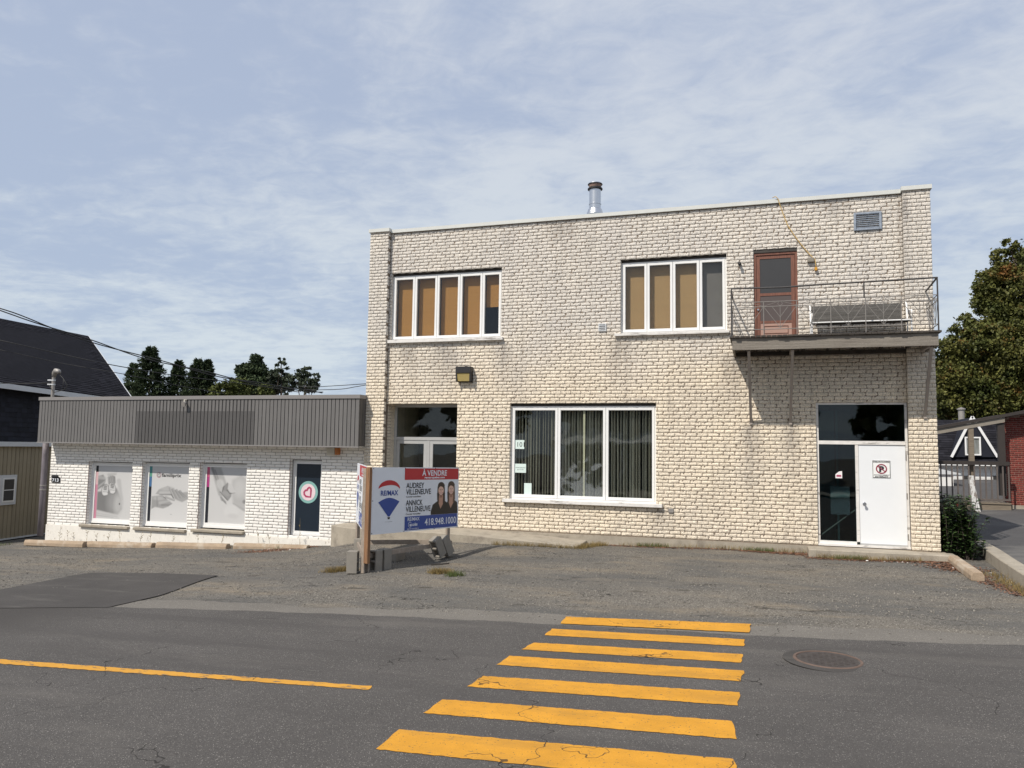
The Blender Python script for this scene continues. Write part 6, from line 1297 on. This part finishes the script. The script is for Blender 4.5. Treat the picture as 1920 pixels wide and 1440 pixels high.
# ---------------- A frame house behind
ah = thing('gabled_house', 'white house with dark roof and steep triangular dormer behind the deck', 'house', (10.5, 31, .8)); AY = 28.0
q = lambda a_, b_, y=AY: F(a_, b_, y)
xl, xr = q(1720, 870).x, q(1960, 870).x; zf = q(1800, 868).z
mb = MB(); mb.box(xl, xr, AY+.42, AY+7, .3, zf); aw = mb.build('wall', M['white'], ah)
for i in range(10): mb = MB(); z = .5+i*.17; mb.box(xl, xr, AY+.395, AY+.42, z+.004, z+.165); mb.build('siding_board', M['white'], aw)
mb = MB(); mb.box(xl-.2, xr, AY-.05, AY+.05, zf-.13, zf+.03); mb.build('eave_fascia', M['white'], ah)
mb = MB(); mb.box(xl-.2, xr, AY+.05, AY+.39, zf-.12, zf-.08); mb.build('soffit', M['trim'], ah)
rdz = q(1760, 788, AY+2.4).z; RYb = AY+2.4
mb = MB(); mb.add([(xl-.2, AY-.06, zf+.03), (xr, AY-.06, zf+.03), (xr, RYb, rdz), (xl-.2, RYb, rdz), (xr, AY+7, zf), (xl-.2, AY+7, zf)], [(0, 1, 2, 3), (3, 2, 4, 5), (0, 3, 5), (1, 4, 2)]); ar = mb.build('roof', M['shingle'], ah)
a0, a1 = Vector((xl-.2, AY-.06, zf+.03)), Vector((xl-.2, RYb, rdz)); nn_ = (a1-a0).cross(Vector((1, 0, 0))).normalized(); nn_ = -nn_ if nn_.z < 0 else nn_; mb = MB(); nr = 18
for r_ in range(nr):
    x = xl-.2
    while x < xr:
        w_ = rg.uniform(.3, .5); p = a0.lerp(a1, r_/nr); p2 = a0.lerp(a1, (r_+1.1)/nr); X_ = min(xr, x+w_-.01); mb.add([(x, *(p+nn_*.03).yz), (X_, *(p+nn_*.03).yz), (X_, *(p2+nn_*.008).yz), (x, *(p2+nn_*.008).yz), (x, *p.yz), (X_, *p.yz)], [(0, 1, 2, 3), (4, 5, 1, 0)]); x += w_
tag(mb.build('shingles', M['shingle'], ar), kind='stuff')
dA, dL, dR_ = q(1822, 783, AY), q(1783, 857, AY), q(1869, 857, AY)
mb = MB(); mb.add([dA, dL, dR_, dA+Vector((0, 3, 0)), dL+Vector((0, 1.2, 0)), dR_+Vector((0, 1.2, 0))], [(0, 1, 2), (0, 3, 4, 1), (0, 2, 5, 3)]); dm = mb.build('dormer', M['wallshingle'], ah)
for e in (dL, dR_): mb = MB(); mb.obox(dA+Vector((0, -.12, .05)), e+Vector((0, -.12, 0)), .06, .12, up=(0, 0, 1)); mb.build('bargeboard', M['white'], dm)
w0, w1 = q(1808, 819, AY), q(1839, 854, AY); mb = MB(); frame_boxes(mb, w0.x, w1.x, w1.z, w0.z, AY-.10, AY-.03, .07); mb.box((w0.x+w1.x)/2-.05, (w0.x+w1.x)/2+.05, AY-.09, AY-.03, w1.z, w0.z); wn = mb.build('window', M['white'], dm)
mb = MB(); mb.box(w0.x+.07, w1.x-.07, AY-.04, AY-.02, w1.z+.07, w0.z-.07); mb.build('pane', mat('curtained_glass', (.22, .23, .22), .3, var=.5, vscale=3, stretch=(6, 1, .5)), wn)
for i, (xa, xb) in enumerate(((1757, 1768), (1807, 1816), (1862, 1876))):
    p, r_ = q(xa, 892, AY+.37), q(xb, 930, AY+.37); mb = MB(); mb.box(p.x, r_.x, AY+.37, AY+.394, max(.4, r_.z), p.z); mb.build('window', M['dark'], ah)
c_ = q(1803, 785, AY+2.6); zt2 = q(1803, 769, AY+2.6).z
mb = MB(); mb.lathe((c_.x, AY+2.6, 0), [(.16, c_.z-.8), (.16, zt2), (.22, zt2+.02), (.22, zt2+.08), (.02, zt2+.16)], 16); mb.build('chimney', M['galv'], ah)
t = thing('garden_canopy', 'dark grey garden canopy top seen through the deck balusters', 'canopy', (F(1810, 940, 20).x, 20, .5))
c_ = F(1812, 921, 20); e1, e2 = F(1772, 938, 20), F(1862, 938, 20); mb = MB(); mb.add([(c_.x, 21.5, c_.z), (e1.x, 20, e1.z), (e2.x, 20, e2.z), (e2.x+.3, 23, e2.z), (e1.x+.3, 23, e1.z)], [(0, 1, 2), (0, 2, 3), (0, 3, 4), (0, 4, 1)]); mb.build('canopy_top', M['tarp'], t)
for x_, y_ in ((e1.x+.05, 20.05), (e2.x-.05, 20.05), (e1.x+.35, 22.95), (e2.x+.25, 22.95)): mb = MB(); mb.tube([(x_, y_, .3), (x_, y_, e1.z)], .03, 8); mb.build('leg', M['iron'], t)
t = thing('shed', 'white shed roof edge showing between the brick corner and the deck post', 'shed', (F(1770, 885, 24).x-1, 25, .6))
s1_, s2_, s3_ = F(1745, 870, 23), F(1802, 888, 23), F(1745, 889, 23); mb = MB(); mb.prism([(s1_.x-2, 23, s1_.z+.35), (s2_.x, 23, s2_.z), (s2_.x, 23, s2_.z-.05), (s1_.x-2, 23, s2_.z-.05)], (0, 2.5, 0)); mb.build('roof', M['trim'], t)
mb = MB(); mb.box(s1_.x-2, s2_.x-.3, 23.1, 25.4, .5, s2_.z-.05); mb.build('wall', M['white'], t)

# ================================================================== across the street (behind the camera, mirrored in the panes)
oh = thing('opposite_house', 'grey house with a porch roof across the street', 'house', (-6, -34, -.2))
mb = MB(); mb.box(-12, 3, -40, -32, -.5, 4.2); w = mb.build('wall', mat('grey_clapboard', (.22, .22, .21), .8), oh)
mb = MB(); mb.prism([(-12.5, -31.5, 4.1), (-12.5, -36, 7.2), (-12.5, -40.5, 4.1)], (16, 0, 0)); mb.build('roof', M['shingle'], oh)
mb = MB(); mb.prism([(-12.4, -29.4, 2.7), (-12.4, -32, 3.4), (-12.4, -32, 3.25), (-12.4, -29.4, 2.55)], (15.8, 0, 0)); mb.build('porch_roof', M['trim'], oh)
for x in (-12.2, -8, -4, 0, 3.2): mb = MB(); mb.box(x-.08, x+.08, -29.6, -29.45, -.5, 2.6); mb.build('porch_post', M['white'], oh)
for x in (-10.5, -6.5, -1.5): mb = MB(); mb.box(x, x+1.2, -32.05, -31.98, .9, 2.3); mb.build('window', M['dark'], oh)
for i, (x, y, h) in enumerate(((-19, -36, 9), (9, -33, 8), (15, -38, 10), (-27, -34, 8), (24, -36, 9), (-35, -38, 10))):
    big_tree('street_tree', ['tall green tree across the street left of the grey house', 'green tree across the street right of the grey house', 'second green tree right of the grey house across the street', 'green tree farther left across the street', 'green tree farthest right across the street', 'green tree farthest left across the street'][i], (x, y, -.5), [(x, y, h*.62, 3, 3, h*.3, 1), (x+1.4, y, h*.5, 2.2, 2, 2, .6), (x-1.6, y, h*.45, 2.2, 2, 2, .6)], 4000, .3, M['leaf'], 50+i, .25)

# ================================================================== litter, weeds, gravel
def scatter(name, n, sampler, maker, material, label=None):
    Vs = []; 
    for i in range(n):
        x, y = sampler(); Vs += maker(x, y, lotz(x, y))
    V = np.array(Vs, float).reshape(-1, 3); o = mobj(name, npmesh(name, V, np.arange(len(V)).reshape(-1, 4), material)); return tag(o, kind='stuff')
rg = random.Random(77)
def leaf(x, y, z):
    s_ = rg.uniform(.010, .036); a_ = rg.uniform(0, 6.28); c_, d_ = math.cos(a_)*s_, math.sin(a_)*s_; h = [rg.uniform(.004, .02) for _ in range(4)]
    return [(x-c_, y-d_, z+h[0]), (x+d_*.6, y-c_*.6, z+h[1]), (x+c_, y+d_, z+h[2]), (x-d_*.6, y+c_*.6, z+h[3])]
def smp(segs):
    def f():
        (x0, y0), (x1, y1), w_ = rg.choice(segs); t_ = rg.random(); return x0+(x1-x0)*t_+rg.gauss(0, w_), y0+(y1-y0)*t_-abs(rg.gauss(0, w_))
    return f
lit = [((1.0, -.66), (3.5, -.62), .12), ((1.0, -.66), (3.5, -.62), .12), ((3.5, -.7), (3.75, -3.8), .10), ((-3.6, -.1), (1.0, -.1), .10), ((-10.6, -.1), (-11.8, -1.3), .18), ((3.2, -.9), (3.6, -1.4), .2), ((-.3, -.12), (1, -.25), .13)]
scatter('dead_leaves', 6000, smp(lit), leaf, M['deadleaf'])
def flake(x, y, z): return [(a_, b_, c_+.01) for a_, b_, c_ in leaf(x, y, z)]
scatter('white_flakes', 26, smp([((2.2, -.75), (3.6, -1.2), .15), ((3.2, -.9), (3.9, -1.9), .12), ((-11, -.9), (-11.6, -.8), .2)]), flake, mat('white_paper_flakes', (.7, .66, .62), .9))
def gravel(x, y, z):
    s_ = rg.uniform(.004, .013); o_ = []
    P_ = [Vector((x+s_*math.cos(a_), y+s_*math.sin(a_), z+.002)) for a_ in (0, 1.57, 3.14, 4.71)]; t_ = [p+Vector((rg.uniform(-.4, .4)*s_, rg.uniform(-.4, .4)*s_, s_*1.1)) for p in P_]
    for k in range(4): o_ += [P_[k], P_[(k+1) % 4], t_[(k+1) % 4], t_[k]]
    return [tuple(p) for p in o_+t_]
def gs():
    while True:
        x = rg.uniform(-18, 4); y = rg.uniform(-7, -.9)
        if rg.random() < .35+.65*(noise2(x*.6, y) > .1): return x, y
scatter('gravel', 9000, gs, gravel, M['stone'])
def blade(x, y, z):
    o_ = []
    for k in range(3):
        h = rg.uniform(.03, .11); a_ = rg.uniform(0, 6.28); w_ = .003; dx, dy = rg.gauss(0, .4)*h, rg.gauss(0, .4)*h; c_, s_ = math.cos(a_)*w_, math.sin(a_)*w_
        o_ += [(x-c_, y-s_, z), (x+c_, y+s_, z), (x+dx+c_*.3, y+dy+s_*.3, z+h), (x+dx-c_*.3, y+dy-s_*.3, z+h)]
    return o_
gw = [((-5.6, -1.06), (-3.7, -.98), .05), ((-3.7, -.98), (-3.3, -.2), .07), ((1.1, -.68), (3.0, -.66), .05), ((3.85, -1.8), (3.85, -4.4), .08), ((-3, -.08), (1, -.08), .04), ((-18, -.6), (-11, -.4), .06), ((-7.6, -4.6), (-7.3, -4.3), .08), ((-5.6, -4.4), (-5.3, -4.3), .06)]
scatter('dry_grass', 2600, smp(gw), blade, M['weed']); scatter('green_grass', 800, smp([((-2.6, -.08), (-1.9, -.08), .04), ((-.3, -.1), (.3, -.1), .05), ((-11.2, -.5), (-11.4, -.7), .05), ((-5.2, -4.6), (-5, -4.5), .05), ((1.4, -.68), (2.0, -.66), .05), ((-21.5, -1.2), (-20.2, -.6), .2)]), blade, M['greenweed'])
# tall thin weeds against the white foundation and by the dark panel
wd_ = [(-18.9, .30), (-18.4, .22), (-17.9, .28), (-17.2, .25), (-16.7, .3), (-16.1, .22), (-15.7, .27), (-15.0, .2), (-13.4, .22), (-12.3, .28), (-11.9, .20), (-11.1, .62), (-9.9, .25), (-18.65, .26), (-17.5, .2), (-14.2, .24)]
WL = ['dry weed nearest the downpipe at the foot of the white shop wall', 'short dry weed just left of the sill of the shoe print window', 'dry weed under the left part of the shoe print window', 'dry weed under the middle of the shoe print window', 'tall dry weed under the right end of the shoe print window sill', 'short dry weed under the left part of the folded hands window', 'dry weed under the middle of the folded hands window', 'short dry weed under the right part of the folded hands window', 'short dry weed under the middle of the baby foot window', 'dry weed on the wall between the baby foot window and the dark panel', 'short dry weed at the left edge of the dark shop panel', 'tallest dry weed stalk standing in front of the dark shop panel', 'dry weed by the concrete end of the walkway, farthest right along the shop', 'dry weed second from the downpipe at the foot of the white shop wall', 'shortest dry weed under the shoe print window', 'dry weed under the left end of the baby foot window sill']
for i, (x, h) in enumerate(wd_):
    y = -.22+.05*math.sin(i*3); z = lotz(x, y); mb = MB(); top_ = Vector((x+rg.uniform(-.08, .08), y, z+h+.08)); mb.tube([(x, y, z), top_], [.005, .002], 4)
    for k in range(7):
        f = rg.uniform(.3, 1); c_ = Vector((x, y, z)).lerp(top_, f); a_ = rg.uniform(0, 6.28); l_ = rg.uniform(.02, .06); e = c_+Vector((math.cos(a_)*l_, math.sin(a_)*l_, l_*.8)); mb.tube([c_, e], [.003, .006], 4)
    o = mb.build('weed_stalk', M['weed']); tag(o, WL[i], 'weed', 'dry weeds along the shop foundation')
# broken stick in front of the sign
a_, b_ = GP(808, 1061), GP(842, 1058); mb = MB(); mb.tube([a_+Vector((0, 0, .02)), b_+Vector((0, 0, .02))], .012, 6); tag(mb.build('stick', M['darkwood']), 'thin dark stick lying on the asphalt in front of the sale sign', 'stick')

bpy.context.scene.cycles.max_bounces = 8; bpy.context.scene.cycles.transparent_max_bounces = 12
